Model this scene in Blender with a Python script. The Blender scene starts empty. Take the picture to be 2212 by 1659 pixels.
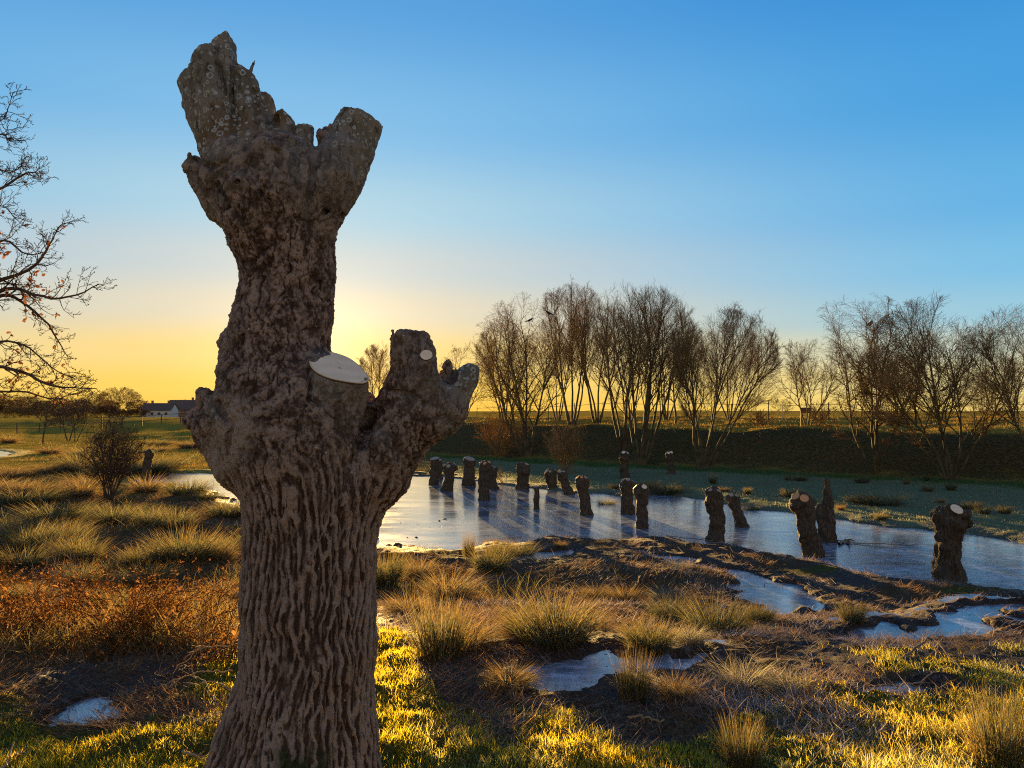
import bpy, math, random
import numpy as np
from mathutils import Vector
C = bpy.context.scene.collection
SC = bpy.context.scene
R = math.radians
rng = np.random.default_rng(7)
random.seed(7)

# ------------------------------------------------------------------ camera
HFOV = 66.0
F = 1106.0 / math.tan(R(HFOV / 2))
HOR = 885.0
PIT = math.atan((HOR - 829.5) / F)
CAM = np.array([0.0, 0.0, 1.65])
FW = np.array([0, math.cos(PIT), math.sin(PIT)])
UP = np.array([0, -math.sin(PIT), math.cos(PIT)])

def at(px, py, Y):
    """point on the sight line of a picture position, at depth Y metres"""
    d = np.array([(px - 1106) / F, 0, 0]) + UP * ((829.5 - py) / F) + FW
    return CAM + d * (Y / d[1])

def proj(X, Y, Z):
    dx, dy, dz = X, Y, Z - CAM[2]
    f = dy * FW[1] + dz * FW[2]
    u = dy * UP[1] + dz * UP[2]
    f = np.where(f < 0.3, 0.3, f)
    return 1106 + F * dx / f, 829.5 - F * u / f

def sst(a, b, x):
    t = np.clip((x - a) / (b - a), 0, 1)
    return t * t * (3 - 2 * t)

# ------------------------------------------------------------------ noise
def _h(i, j, k, s):
    with np.errstate(over='ignore'):
        n = (i.astype(np.uint32) * np.uint32(374761393) + j.astype(np.uint32) * np.uint32(668265263)
             + k.astype(np.uint32) * np.uint32(2246822519) + np.uint32((s * 3266489917) & 0xffffffff))
        n = (n ^ (n >> np.uint32(13))) * np.uint32(1274126177)
        n = (n ^ (n >> np.uint32(15))) * np.uint32(2246822519)
        n = n ^ (n >> np.uint32(16))
    return n.astype(np.float32) / np.float32(4294967295.0)

def vnoise(P, s=1):
    P = np.asarray(P, np.float32)
    I = np.floor(P).astype(np.int64)
    f = P - I
    f = f * f * f * (f * (f * 6 - 15) + 10)
    i, j, k = I[:, 0], I[:, 1], I[:, 2]
    r = 0
    for a in (0, 1):
        wa = f[:, 0] if a else 1 - f[:, 0]
        for b in (0, 1):
            wb = f[:, 1] if b else 1 - f[:, 1]
            for c in (0, 1):
                wc = f[:, 2] if c else 1 - f[:, 2]
                r = r + wa * wb * wc * _h(i + a, j + b, k + c, s)
    return r * 2 - 1

def fbm(P, o=4, s=1, g=0.5):
    P = np.asarray(P, np.float32)
    a, r, t = 1.0, 0, 0
    for q in range(o):
        r = r + a * vnoise(P * (2.03 ** q) + 17.3 * q, s + q)
        t += a
        a *= g
    return r / t * 1.5

def worley(P, s=1):
    P = np.asarray(P, np.float32)
    I = np.floor(P).astype(np.int64)
    f1 = np.full(len(P), 9e9, np.float32); f2 = f1.copy(); idv = np.zeros(len(P), np.float32)
    for a in (-1, 0, 1):
        for b in (-1, 0, 1):
            for c in (-1, 0, 1):
                i, j, k = I[:, 0] + a, I[:, 1] + b, I[:, 2] + c
                q = np.stack([i + _h(i, j, k, s), j + _h(i, j, k, s + 1), k + _h(i, j, k, s + 2)], 1)
                d = ((q - P) ** 2).sum(1)
                m = d < f1
                f2 = np.where(m, f1, np.minimum(f2, d))
                idv = np.where(m, _h(i, j, k, s + 5), idv)
                f1 = np.where(m, d, f1)
    return np.sqrt(f1), np.sqrt(f2), idv

def xy3(X, Y, sc):
    return np.stack([X / sc, Y / sc, np.zeros_like(X)], 1)

# ------------------------------------------------------------------ mesh
def mk(name, V, Fc, mat, parent=None, smooth=True, attrs=None, loc=None):
    V = np.asarray(V, np.float32)
    Fc = [np.asarray(f, np.int32) for f in (Fc if isinstance(Fc, (list, tuple)) else [Fc]) if len(f)]
    me = bpy.data.meshes.new(name)
    if loc is not None:
        V = V - np.asarray(loc, np.float32)
    me.vertices.add(len(V))
    me.vertices.foreach_set('co', V.ravel())
    nl = sum(f.size for f in Fc)
    me.loops.add(nl)
    me.loops.foreach_set('vertex_index', np.concatenate([f.ravel() for f in Fc]))
    starts, tot, o = [], [], 0
    for f in Fc:
        k = f.shape[1]
        starts.append(np.arange(len(f)) * k + o); tot.append(np.full(len(f), k)); o += f.size
    starts = np.concatenate(starts).astype(np.int32)
    me.polygons.add(len(starts))
    me.polygons.foreach_set('loop_start', starts)
    me.polygons.foreach_set('use_smooth', np.full(len(starts), smooth, bool))
    for k, v in (attrs or {}).items():
        a = me.attributes.new(k, 'FLOAT', 'POINT')
        a.data.foreach_set('value', np.asarray(v, np.float32))
    me.update(calc_edges=True)
    me.validate()
    me.materials.append(mat)
    ob = bpy.data.objects.new(name, me)
    C.objects.link(ob)
    if parent is not None:
        ob.parent = parent
    elif loc is not None:
        ob.location = tuple(float(q) for q in loc)
    return ob

def tag(o, label, cat, group=None, kind=None):
    o['label'] = label; o['category'] = cat
    if group: o['group'] = group
    if kind: o['kind'] = kind
    return o

def root(name, loc, label, cat, group=None):
    o = bpy.data.objects.new(name, None)
    o.empty_display_size = 0.2
    o.location = tuple(float(q) for q in loc)
    C.objects.link(o)
    return tag(o, label, cat, group)

def copy_thing(o, loc, rz, sc, label, group=None):
    c = o.copy(); C.objects.link(c)
    c.location = tuple(float(q) for q in loc); c.rotation_euler = (0, 0, rz); c.scale = sc
    c['label'] = label
    if group: c['group'] = group
    for ch in list(o.children):
        d = ch.copy(); C.objects.link(d); d.parent = c
    return c

def tubes(polys, k=3):
    """polys: list of (pts[n,3], rad[n]); one welded ring-tube each, batched by point count"""
    by = {}
    for p, r in polys:
        by.setdefault(len(p), []).append((p, r))
    Vs, Qs, o = [], [], 0
    ang = np.arange(k) * 2 * np.pi / k
    for n, L in by.items():
        P = np.array([p for p, _ in L], np.float32); Rr = np.array([r for _, r in L], np.float32)
        T = np.gradient(P, axis=1)
        T /= np.linalg.norm(T, axis=2, keepdims=True) + 1e-9
        ref = np.where(np.abs(T[..., 2:3]) > 0.9, np.array([1., 0, 0]), np.array([0, 0, 1.]))
        A = np.cross(T, ref); A /= np.linalg.norm(A, axis=2, keepdims=True) + 1e-9
        B = np.cross(T, A)
        V = (P[:, :, None, :] + Rr[:, :, None, None] * (np.cos(ang)[None, None, :, None] * A[:, :, None, :]
             + np.sin(ang)[None, None, :, None] * B[:, :, None, :]))
        M = len(L)
        idx = np.arange(M * n * k).reshape(M, n, k) + o
        a = idx[:, :-1, :]; b = idx[:, 1:, :]
        q = np.stack([a, np.roll(a, -1, 2), np.roll(b, -1, 2), b], -1).reshape(-1, 4)
        Vs.append(V.reshape(-1, 3)); Qs.append(q); o += M * n * k
    return np.concatenate(Vs), np.concatenate(Qs)

def box_vf(cx, cy, cz, sx, sy, sz, rz=0.0):
    s = np.array([[x, y, z] for x in (-.5, .5) for y in (-.5, .5) for z in (-.5, .5)]) * [sx, sy, sz]
    c, n = math.cos(rz), math.sin(rz)
    s = np.stack([s[:, 0] * c - s[:, 1] * n, s[:, 0] * n + s[:, 1] * c, s[:, 2]], 1)
    f = np.array([[0, 1, 3, 2], [4, 6, 7, 5], [0, 4, 5, 1], [2, 3, 7, 6], [0, 2, 6, 4], [1, 5, 7, 3]])
    return s + [cx, cy, cz], f

def joinvf(parts):
    V, Q, o = [], [], 0
    for v, f in parts:
        V.append(v); Q.append(np.asarray(f) + o); o += len(v)
    return np.concatenate(V), np.concatenate(Q)

# ------------------------------------------------------------------ implicit solids
def snets(f, org, h):
    s = f < 0
    nx, ny, nz = f.shape
    cnt = np.zeros((nx - 1, ny - 1, nz - 1), np.int8)
    for a in (0, 1):
        for b in (0, 1):
            for c in (0, 1):
                cnt += s[a:nx - 1 + a, b:ny - 1 + b, c:nz - 1 + c]
    act = (cnt > 0) & (cnt < 8)
    I, J, K = np.nonzero(act)
    vid = np.full(act.shape, -1, np.int32); vid[I, J, K] = np.arange(len(I))
    cor = [(a, b, c) for a in (0, 1) for b in (0, 1) for c in (0, 1)]
    val = np.stack([f[I + a, J + b, K + c] for a, b, c in cor], 1)
    acc = np.zeros((len(I), 3)); n = np.zeros(len(I))
    for u in range(8):
        for v in range(u + 1, 8):
            if sum(abs(p - q) for p, q in zip(cor[u], cor[v])) != 1: continue
            m = (val[:, u] < 0) != (val[:, v] < 0)
            t = val[:, u] / np.where(m, val[:, u] - val[:, v], 1)
            p = np.array(cor[u]) + t[:, None] * (np.array(cor[v]) - np.array(cor[u]))
            acc += np.where(m[:, None], p, 0); n += m
    V = (np.stack([I, J, K], 1) + acc / n[:, None]) * h + org
    Q = []
    for ax in range(3):
        sl0 = [slice(None)] * 3; sl1 = [slice(None)] * 3
        sl0[ax] = slice(0, -1); sl1[ax] = slice(1, None)
        a, b = s[tuple(sl0)], s[tuple(sl1)]
        E = np.argwhere(a != b)
        u, v = (ax + 1) % 3, (ax + 2) % 3
        ok = (E[:, u] > 0) & (E[:, v] > 0) & (E[:, u] < f.shape[u] - 1) & (E[:, v] < f.shape[v] - 1)
        E = E[ok]
        fl = a[tuple(E.T)]
        def cell(du, dv):
            e = E.copy(); e[:, u] += du; e[:, v] += dv
            return vid[tuple(e.T)]
        q = np.stack([cell(-1, -1), cell(0, -1), cell(0, 0), cell(-1, 0)], 1)
        q = np.where(fl[:, None], q, q[:, ::-1])
        Q.append(q[(q >= 0).all(1)])
    return V, np.concatenate(Q)

class Cone:
    """a rounded cone between two points, flattened or cut by a plane if asked; k is how softly it melts into the rest"""
    def __init__(s, a, b, ra, rb, k=.04, cut=None, smooth=0.0, sub=False):
        s.a, s.b, s.ra, s.rb, s.k, s.cut, s.sm, s.sub = np.asarray(a, float), np.asarray(b, float), ra, rb, k, cut, smooth, sub
    def d(s, X, Y, Z):
        ab = s.b - s.a
        L = (ab @ ab) + 1e-12
        t = np.clip(((X - s.a[0]) * ab[0] + (Y - s.a[1]) * ab[1] + (Z - s.a[2]) * ab[2]) / L, 0, 1)
        q = np.sqrt((X - s.a[0] - t * ab[0]) ** 2 + (Y - s.a[1] - t * ab[1]) ** 2 + (Z - s.a[2] - t * ab[2]) ** 2) - (s.ra + (s.rb - s.ra) * t)
        for p, n in (s.cut or []):
            q = np.maximum(q, (X - p[0]) * n[0] + (Y - p[1]) * n[1] + (Z - p[2]) * n[2])
        return q

def smin(a, b, k):
    h = np.maximum(k - np.abs(a - b), 0) / k
    return np.minimum(a, b) - h * h * k * .25

def solid(prims, h, pad=.06, zmin=None):
    lo = np.min([np.minimum(p.a - p.ra, p.b - p.rb) for p in prims if not p.sub], 0) - pad
    hi = np.max([np.maximum(p.a + p.ra, p.b + p.rb) for p in prims if not p.sub], 0) + pad
    if zmin is not None: lo[2] = max(lo[2], zmin)
    n = np.ceil((hi - lo) / h).astype(int) + 1
    f = np.full(n, 1.0, np.float32)
    for p in prims:
        m = max(p.k, .03) + 2 * h + .03
        l = np.clip(np.floor((np.minimum(p.a - p.ra, p.b - p.rb) - m - lo) / h).astype(int), 0, n - 1)
        u = np.clip(np.ceil((np.maximum(p.a + p.ra, p.b + p.rb) + m - lo) / h).astype(int) + 1, 1, n)
        ax = [(lo[i] + h * np.arange(l[i], u[i])).astype(np.float32) for i in range(3)]
        X, Y, Z = np.meshgrid(*ax, indexing='ij', sparse=True)
        q = p.d(X, Y, Z).astype(np.float32)
        w = tuple(slice(l[i], u[i]) for i in range(3))
        f[w] = np.maximum(f[w], -q) if p.sub else smin(f[w], q, p.k)
    return snets(f, lo, h)

def vnormals(V, Q):
    n = np.cross(V[Q[:, 2]] - V[Q[:, 0]], V[Q[:, 3]] - V[Q[:, 1]])
    N = np.zeros_like(V)
    for i in range(4):
        np.add.at(N, Q[:, i], n)
    return N / (np.linalg.norm(N, axis=1, keepdims=True) + 1e-12)

# ------------------------------------------------------------------ materials
def new_mat(name):
    m = bpy.data.materials.new(name); m.use_nodes = True
    nt = m.node_tree; nt.nodes.clear()
    out = nt.nodes.new('ShaderNodeOutputMaterial')
    return m, nt, out

class N:
    """small wrapper for wiring shader nodes"""
    def __init__(s, nt): s.nt = nt
    def n(s, t, **kw):
        x = s.nt.nodes.new(t)
        for k, v in kw.items(): setattr(x, k, v)
        return x
    def put(s, sock, v):
        if hasattr(v, 'is_output') or isinstance(v, bpy.types.NodeSocket): s.nt.links.new(v, sock)
        else:
            if isinstance(v, (tuple, list)) and len(v) == 3 and len(sock.default_value) == 4: v = (*v, 1)
            sock.default_value = v
    def math(s, op, a, b=0.0, c=None, clamp=False):
        x = s.n('ShaderNodeMath', operation=op); x.use_clamp = clamp
        s.put(x.inputs[0], a); s.put(x.inputs[1], b)
        if c is not None: s.put(x.inputs[2], c)
        return x.outputs[0]
    def mix(s, f, a, b, mode='MIX'):
        x = s.n('ShaderNodeMix', data_type='RGBA', blend_type=mode)
        s.put(x.inputs['Factor'], f); s.put(x.inputs[6], a); s.put(x.inputs[7], b)
        return x.outputs[2]
    def noise(s, vec, scale, detail=4, rough=.55, dist=0.0, col=False):
        x = s.n('ShaderNodeTexNoise')
        s.put(x.inputs['Vector'], vec); x.inputs['Scale'].default_value = scale
        x.inputs['Detail'].default_value = detail; x.inputs['Roughness'].default_value = rough
        x.inputs['Distortion'].default_value = dist
        return x.outputs['Color' if col else 'Fac']
    def ramp(s, f, a, b):
        x = s.n('ShaderNodeMapRange'); x.interpolation_type = 'SMOOTHSTEP'
        s.put(x.inputs[0], f); x.inputs[1].default_value = a; x.inputs[2].default_value = b
        return x.outputs[0]
    def attr(s, name):
        return s.n('ShaderNodeAttribute', attribute_name=name).outputs['Fac']
    def obj(s): return s.n('ShaderNodeTexCoord').outputs['Object']
    def pos(s): return s.n('ShaderNodeNewGeometry').outputs['Position']
    def scale(s, v, xyz):
        x = s.n('ShaderNodeMapping'); s.put(x.inputs['Vector'], v); x.inputs['Scale'].default_value = xyz
        return x.outputs[0]
    def bump(s, h, dist, st=1.0, nrm=None):
        x = s.n('ShaderNodeBump'); x.inputs['Strength'].default_value = st; x.inputs['Distance'].default_value = dist
        s.put(x.inputs['Height'], h)
        if nrm is not None: s.put(x.inputs['Normal'], nrm)
        return x.outputs[0]
    def bsdf(s, col, rough=.8, spec=.3, nrm=None, **kw):
        x = s.n('ShaderNodeBsdfPrincipled')
        s.put(x.inputs['Base Color'], col); s.put(x.inputs['Roughness'], rough)
        s.put(x.inputs['Specular IOR Level'], spec)
        if nrm is not None: s.put(x.inputs['Normal'], nrm)
        for k, v in kw.items(): s.put(x.inputs[k], v)
        return x.outputs[0]
# ------------------------------------------------------------------ terrain
LOW = -0.86; ICE = -0.95
def foot_d(X, Y):
    return (X - 17.5) * .611 + (Y - 27.0) * .792

def zbase(X, Y):
    X = np.asarray(X, float); Y = np.asarray(Y, float)
    z = LOW * sst(4.4, 11.5, Y + .12 * X)
    d = foot_d(X, Y)
    lf = sst(2, -24, X)
    w = 6.0 + 18 * lf
    zc = 1.18 - .42 * lf
    z = z + (zc - LOW) * (.80 * sst(0, 1, d / w) + .20 * sst(.6, 1.0, d / (w + 12)))
    return z - np.log1p(np.exp(np.clip((z - (1.66 - .0108 * Y)) * 14, -30, 30))) / 14 * (Y > 24)

def ray_plane(px, py, z):
    d = np.array([(px - 1106) / F, 0, 0]) + UP * ((829.5 - py) / F) + FW
    return CAM + d * ((z - CAM[2]) / d[2])

WATER_PX = [
 ('main', ICE, [(881,1027),(960,1030),(1040,1040),(1110,1050),(1180,1056),(1235,1068),(1300,1066),(1335,1074),(1430,1070),(1520,1080),(1607,1094),(1684,1108),(1806,1122),(2015,1147),(2212,1175),(2500,1205),(2900,1245),(2900,1420),(2500,1330),(2212,1283),(2103,1265),(1928,1251),(1789,1223),(1705,1202),(1580,1187),(1440,1165),(1330,1163),(1250,1167),(1180,1160),(1130,1176),(1050,1170),(1000,1190),(900,1187),(830,1180),(760,1150),(770,1080),(830,1040)]),
 ('west', ICE, [(285,1034),(350,1023),(440,1022),(520,1027),(620,1032),(640,1085),(560,1096),(500,1085),(470,1066),(400,1052),(310,1048)]),
 ('channel', None, [(1380,1188),(1430,1198),(1510,1209),(1580,1234),(1664,1247),(1720,1270),(1757,1292),(1776,1314),(1740,1333),(1685,1332),(1658,1316),(1597,1305),(1573,1279),(1600,1262),(1562,1236),(1495,1221),(1440,1211),(1390,1200)]),
 ('rut', None, [(1776,1414),(1770,1393),(1789,1366),(1887,1350),(1900,1344),(1936,1362),(1965,1370),(2033,1355),(2050,1330),(2125,1302),(2220,1312),(2330,1322),(2330,1345),(2212,1330),(2140,1350),(2095,1382),(1998,1390),(1894,1399)]),
 ('pool', None, [(1046,1466),(1118,1462),(1185,1430),(1240,1424),(1312,1410),(1335,1440),(1279,1480),(1208,1512),(1137,1509),(1086,1483)]),
 ('pool2', None, [(1395,1452),(1440,1424),(1530,1417),(1520,1438),(1450,1458)]),
 ('pool3', None, [(187,1521),(260,1518),(319,1512),(326,1530),(262,1552),(185,1570),(160,1568),(190,1545)]),
 ('pool4', None, [(1855,1494),(1880,1475),(1950,1481),(2020,1485),(1960,1496),(1900,1502)]),
 ('pool5', None, [(1085,1217),(1110,1197),(1180,1191),(1240,1187),(1225,1200),(1150,1214)]),
 ('pool6', None, [(-60,980),(-10,972),(30,978),(10,986),(-40,992)]),
]
def ray_ground(px, py):
    d = np.array([(px - 1106) / F, 0, 0]) + UP * ((829.5 - py) / F) + FW
    t = np.geomspace(1.5, 900, 6000)
    P = CAM + d * t[:, None]
    z = zbase(P[:, 0], P[:, 1])
    i = np.argmax(P[:, 2] <= z)
    if P[i, 2] > z[i]: i = len(t) - 1
    return P[i]

def polysd(X, Y, poly):
    poly = np.asarray(poly, float)
    d = np.full(X.shape, 1e9); ins = np.zeros(X.shape, bool)
    for i in range(len(poly)):
        a, b = poly[i - 1], poly[i]
        e = b - a
        t = np.clip(((X - a[0]) * e[0] + (Y - a[1]) * e[1]) / (e @ e + 1e-12), 0, 1)
        d = np.minimum(d, (X - a[0] - t * e[0]) ** 2 + (Y - a[1] - t * e[1]) ** 2)
        c = (a[1] > Y) != (b[1] > Y)
        ins ^= c & (X < (b[0] - a[0]) * (Y - a[1]) / (b[1] - a[1] + 1e-12) + a[0])
    return np.where(ins, -1, 1) * np.sqrt(d)

POOLS = []
for nm, lev, pp in WATER_PX:
    if lev is None:
        cx, cy = np.mean([p[0] for p in pp]), np.mean([p[1] for p in pp])
        g = ray_ground(cx, cy)
        lev = g[2] - .05
    W = np.array([ray_plane(x, y, lev)[:2] for x, y in pp])
    POOLS.append((nm, lev, W))

def pools(X, Y, z):
    """flatten the land round each pool and sink its bed; returns z and the distance to the nearest shore"""
    near = np.full(X.shape, 9.0)
    for nm, lev, W in POOLS:
        big = nm in ('main', 'west')
        mg = 1.3 if not big else .8
        m = (X > W[:, 0].min() - mg) & (X < W[:, 0].max() + mg) & (Y > W[:, 1].min() - mg) & (Y < W[:, 1].max() + mg)
        if not m.any(): continue
        x, y, zz = X[m], Y[m], z[m]
        sd = polysd(x, y, W)
        s = .38 if big else .23
        sd = sd + s * fbm(xy3(x, y, 1.0 if big else .36), 5, 31)
        zt = lev + .035 + (zz - lev - .035) * sst(0, mg * .8, sd)
        bed = sst(.07, -.12, sd)
        zz = zt + (lev - .07 - zt) * bed
        z[m] = zz
        near[m] = np.minimum(near[m], sd)
    return z, near

def islands(X, Y):
    px, py = proj(X, Y, np.full(X.shape, ICE))
    w = sst(1420, 1080, px) * sst(1085, 1130, py) * (py < 1210) + .75 * sst(760, 600, px) * sst(1046, 1062, py) * (py < 1100)
    w = w + .5 * sst(1600, 1750, px) * sst(1340, 1370, py) * (py < 1420) + .6 * (py > 1440) * (py < 1500) * (px > 1100) * (px < 1300)
    return w

def ground_z(X, Y, detail=True):
    X = np.asarray(X, float).ravel(); Y = np.asarray(Y, float).ravel()
    z = zbase(X, Y)
    d = foot_d(X, Y)
    dist = np.hypot(X, Y)
    nearw = sst(26, 12, dist)
    z = z + .05 * fbm(xy3(X, Y, 1.25), 3, 3) * (.45 + .55 * nearw) * (Y > .5)
    fld = sst(0, 4, d) * sst(600, 60, dist)
    z = z + fld * (.10 * fbm(xy3(X * .45, Y, 2.1), 3, 9) + .16 * fbm(xy3(X, Y, 9.0), 2, 12) + .16 * fbm(xy3(X, Y, 3.5), 3, 14) * sst(25, 12, d))
    z, near = pools(X, Y, z)
    if detail:
        cl = .028 * fbm(xy3(X, Y, .36), 4, 5) * sst(32, 14, dist)
        rough = np.abs(fbm(xy3(X, Y, .16), 4, 15))
        cl = cl + .030 * (rough - .3) * sst(22, 10, dist)
        # trampled clods along the wet ground
        f1, f2, idv = worley(xy3(X + .12 * vnoise(xy3(X, Y, .2), 3), Y, .19), 40)
        cl = cl + (.024 * sst(.0, .35, f2 - f1) * (idv - .3)) * sst(17, 9, dist)
        out = sst(-.10, .05, near)
        z = z + cl * (.25 + .75 * out)
        isl = islands(X, Y)
        n = fbm(xy3(X * .8, Y * 1.2, .42), 5, 77, .65)
        z = z + np.where(near < .2, isl * .10 * sst(.22, .9, n), 0)
    return z, near

def gz(x, y):
    return float(ground_z(np.array([x]), np.array([y]), True)[0][0])

def on_ground(px, py):
    p = ray_ground(px, py)
    return np.array([p[0], p[1], gz(p[0], p[1])])

# ---- which ground is what (grass, mud, straw, frost): masks over the land
def zones(X, Y, Z, near):
    px, py = proj(X, Y, zbase(X, Y))
    n1 = fbm(xy3(X, Y, .9), 4, 51); n2 = fbm(xy3(X, Y, .28), 4, 55)
    d = foot_d(X, Y); dist = np.hypot(X, Y)
    xs = [-900, 0, 120, 250, 400, 480, 540, 810, 880, 935, 985, 1070, 1200, 1300, 1480, 1560, 1650, 1760, 1900, 2050, 2212, 3200]
    ys = [1500, 1515, 1540, 1562, 1475, 1400, 1345, 1335, 1400, 1470, 1560, 1600, 1545, 1590, 1635, 1570, 1525, 1490, 1478, 1440, 1420, 1400]
    lim = np.interp(px, xs, ys)
    turf = sst(-26, 22, py - lim + 34 * n1 + 30 * n2)
    turf = np.where(Y < 2.5, 1.0, turf)
    # a few greener patches further out
    for cx, cy, rx, ry in ((1900, 1412, 110, 16), (1560, 1335, 60, 12), (1180, 1530, 150, 14), (2080, 1270, 90, 9), (1780, 1232, 70, 8)):
        turf = np.maximum(turf, .85 * sst(1.2, .4, np.hypot((px - cx) / rx, (py - cy) / ry) + .5 * n2))
    turf = turf * sst(.0, .12, near) * (d < -6)
    clod = sst(.18, .5, fbm(xy3(X, Y, .55), 3, 91) + .25 * n2) * .9
    turf = turf * (1 - clod * (dist < 12) * sst(1640, 1500, py) )
    mud = sst(.9, .0, near + .4 * n1 + .3 * n2)
    mud = np.maximum(mud, sst(-70, -10, py - lim + 40 * n1) * sst(60, 10, py - lim) * (Y > 2.5))
    band = sst(1640, 1760, px) * sst(1200, 1240, py) * (py < 1560)
    mud = np.maximum(mud, band * sst(-.6, .3, n1))
    mud = mud * (d < 0) * (1 - turf)
    meadow = sst(-1.5, .6, near - .3 + .5 * n1) * (d > -22) * (d < 3) * sst(860, 1000, px) * (Y > 13) * sst(0, 1.2, Y - 13)
    shore = (py < np.interp(px, [860, 1300, 1607, 2015, 2212, 3000], [1040, 1078, 1098, 1150, 1180, 1300]))
    meadow = meadow * shore * (near > -.05)
    bank = sst(-1.4, .8, d + 1.0 * n1)
    field = np.maximum(bank, sst(22, 26, Y) * sst(860, 780, px))
    return turf, mud, meadow, bank, field, px, py, n1, n2

ys_ = np.concatenate([np.linspace(-60, 1.6, 40)[:-1], np.geomspace(1.6, 18, 560)[:-1], np.geomspace(18, 70, 240)[:-1], np.geomspace(70, 1500, 60)])
us_ = np.linspace(-1, 1, 520); us_ = np.sign(us_) * (0.55 * np.abs(us_) + .45 * np.abs(us_) ** 2.2)
GX = us_[None, :] * (5.5 + 1.25 * np.maximum(ys_, 0))[:, None]; GY = np.repeat(ys_[:, None], len(us_), 1)
gx, gy = GX.ravel(), GY.ravel()
gzv, gnear = ground_z(gx, gy)
turf, mud, meadow, bank, field, gpx, gpy, gn1, gn2 = zones(gx, gy, gzv, gnear)
ni, nj = GX.shape
ii = np.arange(ni * nj).reshape(ni, nj)
gq = np.stack([ii[:-1, :-1], ii[:-1, 1:], ii[1:, 1:], ii[1:, :-1]], -1).reshape(-1, 4)

m, nt, out = new_mat('marsh_soil'); n = N(nt)
P = n.pos()
nA = n.noise(P, 9, 6, .6); nB = n.noise(P, 45, 5, .65); nC = n.noise(n.scale(P, (.5, 1.2, 1)), 2.2, 5)
straw = n.mix(n.ramp(nB, .3, .7), (.040, .023, .012), (.15, .090, .044))
straw = n.mix(n.ramp(nA, .52, .7), straw, (.17, .12, .07))
mudc = n.mix(n.ramp(nB, .35, .7), (.030, .019, .013), (.095, .063, .042))
mudc = n.mix(n.math('MULTIPLY', n.ramp(nA, .56, .72), .45), mudc, (.20, .19, .21))
col = n.mix(n.attr('mud'), straw, mudc)
trf = n.mix(n.ramp(nB, .3, .7), (.035, .040, .010), (.11, .11, .025))
col = n.mix(n.attr('turf'), col, trf)
mdw = n.mix(n.ramp(nB, .3, .72), (.065, .082, .030), (.21, .235, .125))
mdw = n.mix(n.ramp(nC, .52, .72), mdw, (.14, .11, .06))
col = n.mix(n.attr('meadow'), col, mdw)
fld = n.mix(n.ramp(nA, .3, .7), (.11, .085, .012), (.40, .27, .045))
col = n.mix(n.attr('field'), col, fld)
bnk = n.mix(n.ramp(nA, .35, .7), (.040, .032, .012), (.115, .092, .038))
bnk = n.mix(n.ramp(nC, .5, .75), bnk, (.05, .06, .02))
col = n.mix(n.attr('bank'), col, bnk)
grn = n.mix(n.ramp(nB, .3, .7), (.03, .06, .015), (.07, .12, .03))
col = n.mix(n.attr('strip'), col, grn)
hgt = n.math('ADD', n.math('MULTIPLY', nB, .6), n.noise(P, 130, 3, .6))
nt.links.new(n.bsdf(col, n.math('MULTIPLY_ADD', n.attr('mud'), -.25, .95), n.math('MULTIPLY', n.attr('mud'), .10), n.bump(hgt, .02, .9)), out.inputs[0])
M_SOIL = m
d_ = foot_d(gx, gy)
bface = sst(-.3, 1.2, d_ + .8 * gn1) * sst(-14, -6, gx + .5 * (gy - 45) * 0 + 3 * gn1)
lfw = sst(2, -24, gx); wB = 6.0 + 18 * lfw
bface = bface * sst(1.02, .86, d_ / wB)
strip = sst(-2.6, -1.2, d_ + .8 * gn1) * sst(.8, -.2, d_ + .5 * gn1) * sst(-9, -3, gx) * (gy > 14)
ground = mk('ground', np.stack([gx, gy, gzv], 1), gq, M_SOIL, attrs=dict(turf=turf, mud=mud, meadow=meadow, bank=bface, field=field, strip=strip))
tag(ground, 'rough marshy ground rising to a dark bank and golden fields behind', 'ground', kind='structure')

# ---- ice
m, nt, out = new_mat('ice'); n = N(nt)
P = n.pos()
nA = n.noise(n.scale(P, (1, 2.2, 1)), .55, 5, .6, .4); nB = n.noise(n.scale(P, (1, 1.6, 1)), 5, 6, .7); nC = n.noise(P, 60, 3, .7)
sxp = n.n('ShaderNodeSeparateXYZ'); nt.links.new(P, sxp.inputs[0])
fro = n.math('MULTIPLY', n.math('MULTIPLY', n.ramp(nB, .36, .72), n.ramp(nA, .26, .56)), n.math('MULTIPLY_ADD', n.math('MAXIMUM', n.ramp(sxp.outputs[0], -3, 6), n.ramp(sxp.outputs[1], 11.0, 9.5)), .75, .25))
col = n.mix(fro, (.10, .125, .155), (.46, .51, .58))
col = n.mix(n.math('MULTIPLY', n.ramp(n.noise(P, 2.6, 6, .75), .60, .70), .5), col, (.13, .085, .06))
rgh = n.math('ADD', n.math('MULTIPLY', n.ramp(nA, .30, .60), .20), n.math('MULTIPLY_ADD', fro, .16, .05))
vor = n.n('ShaderNodeTexVoronoi', feature='DISTANCE_TO_EDGE'); vor.inputs['Scale'].default_value = 1.1
nt.links.new(n.mix(.2, P, n.noise(P, 2, 3, .5, 0, True)), vor.inputs['Vector'])
crk = n.ramp(vor.outputs['Distance'], .012, .0)
col = n.mix(n.math('MULTIPLY', crk, n.math('MULTIPLY', n.ramp(nA, .45, .6), .5)), col, (.5, .55, .6))
h = n.math('ADD', n.math('MULTIPLY', nB, .6), n.math('MULTIPLY', nC, .25))
nt.links.new(n.bsdf(col, rgh, .5, n.bump(h, .006, .30), **{'IOR': 1.55, 'Coat Weight': .7, 'Coat Roughness': .14}), out.inputs[0])
M_ICE = m
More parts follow.
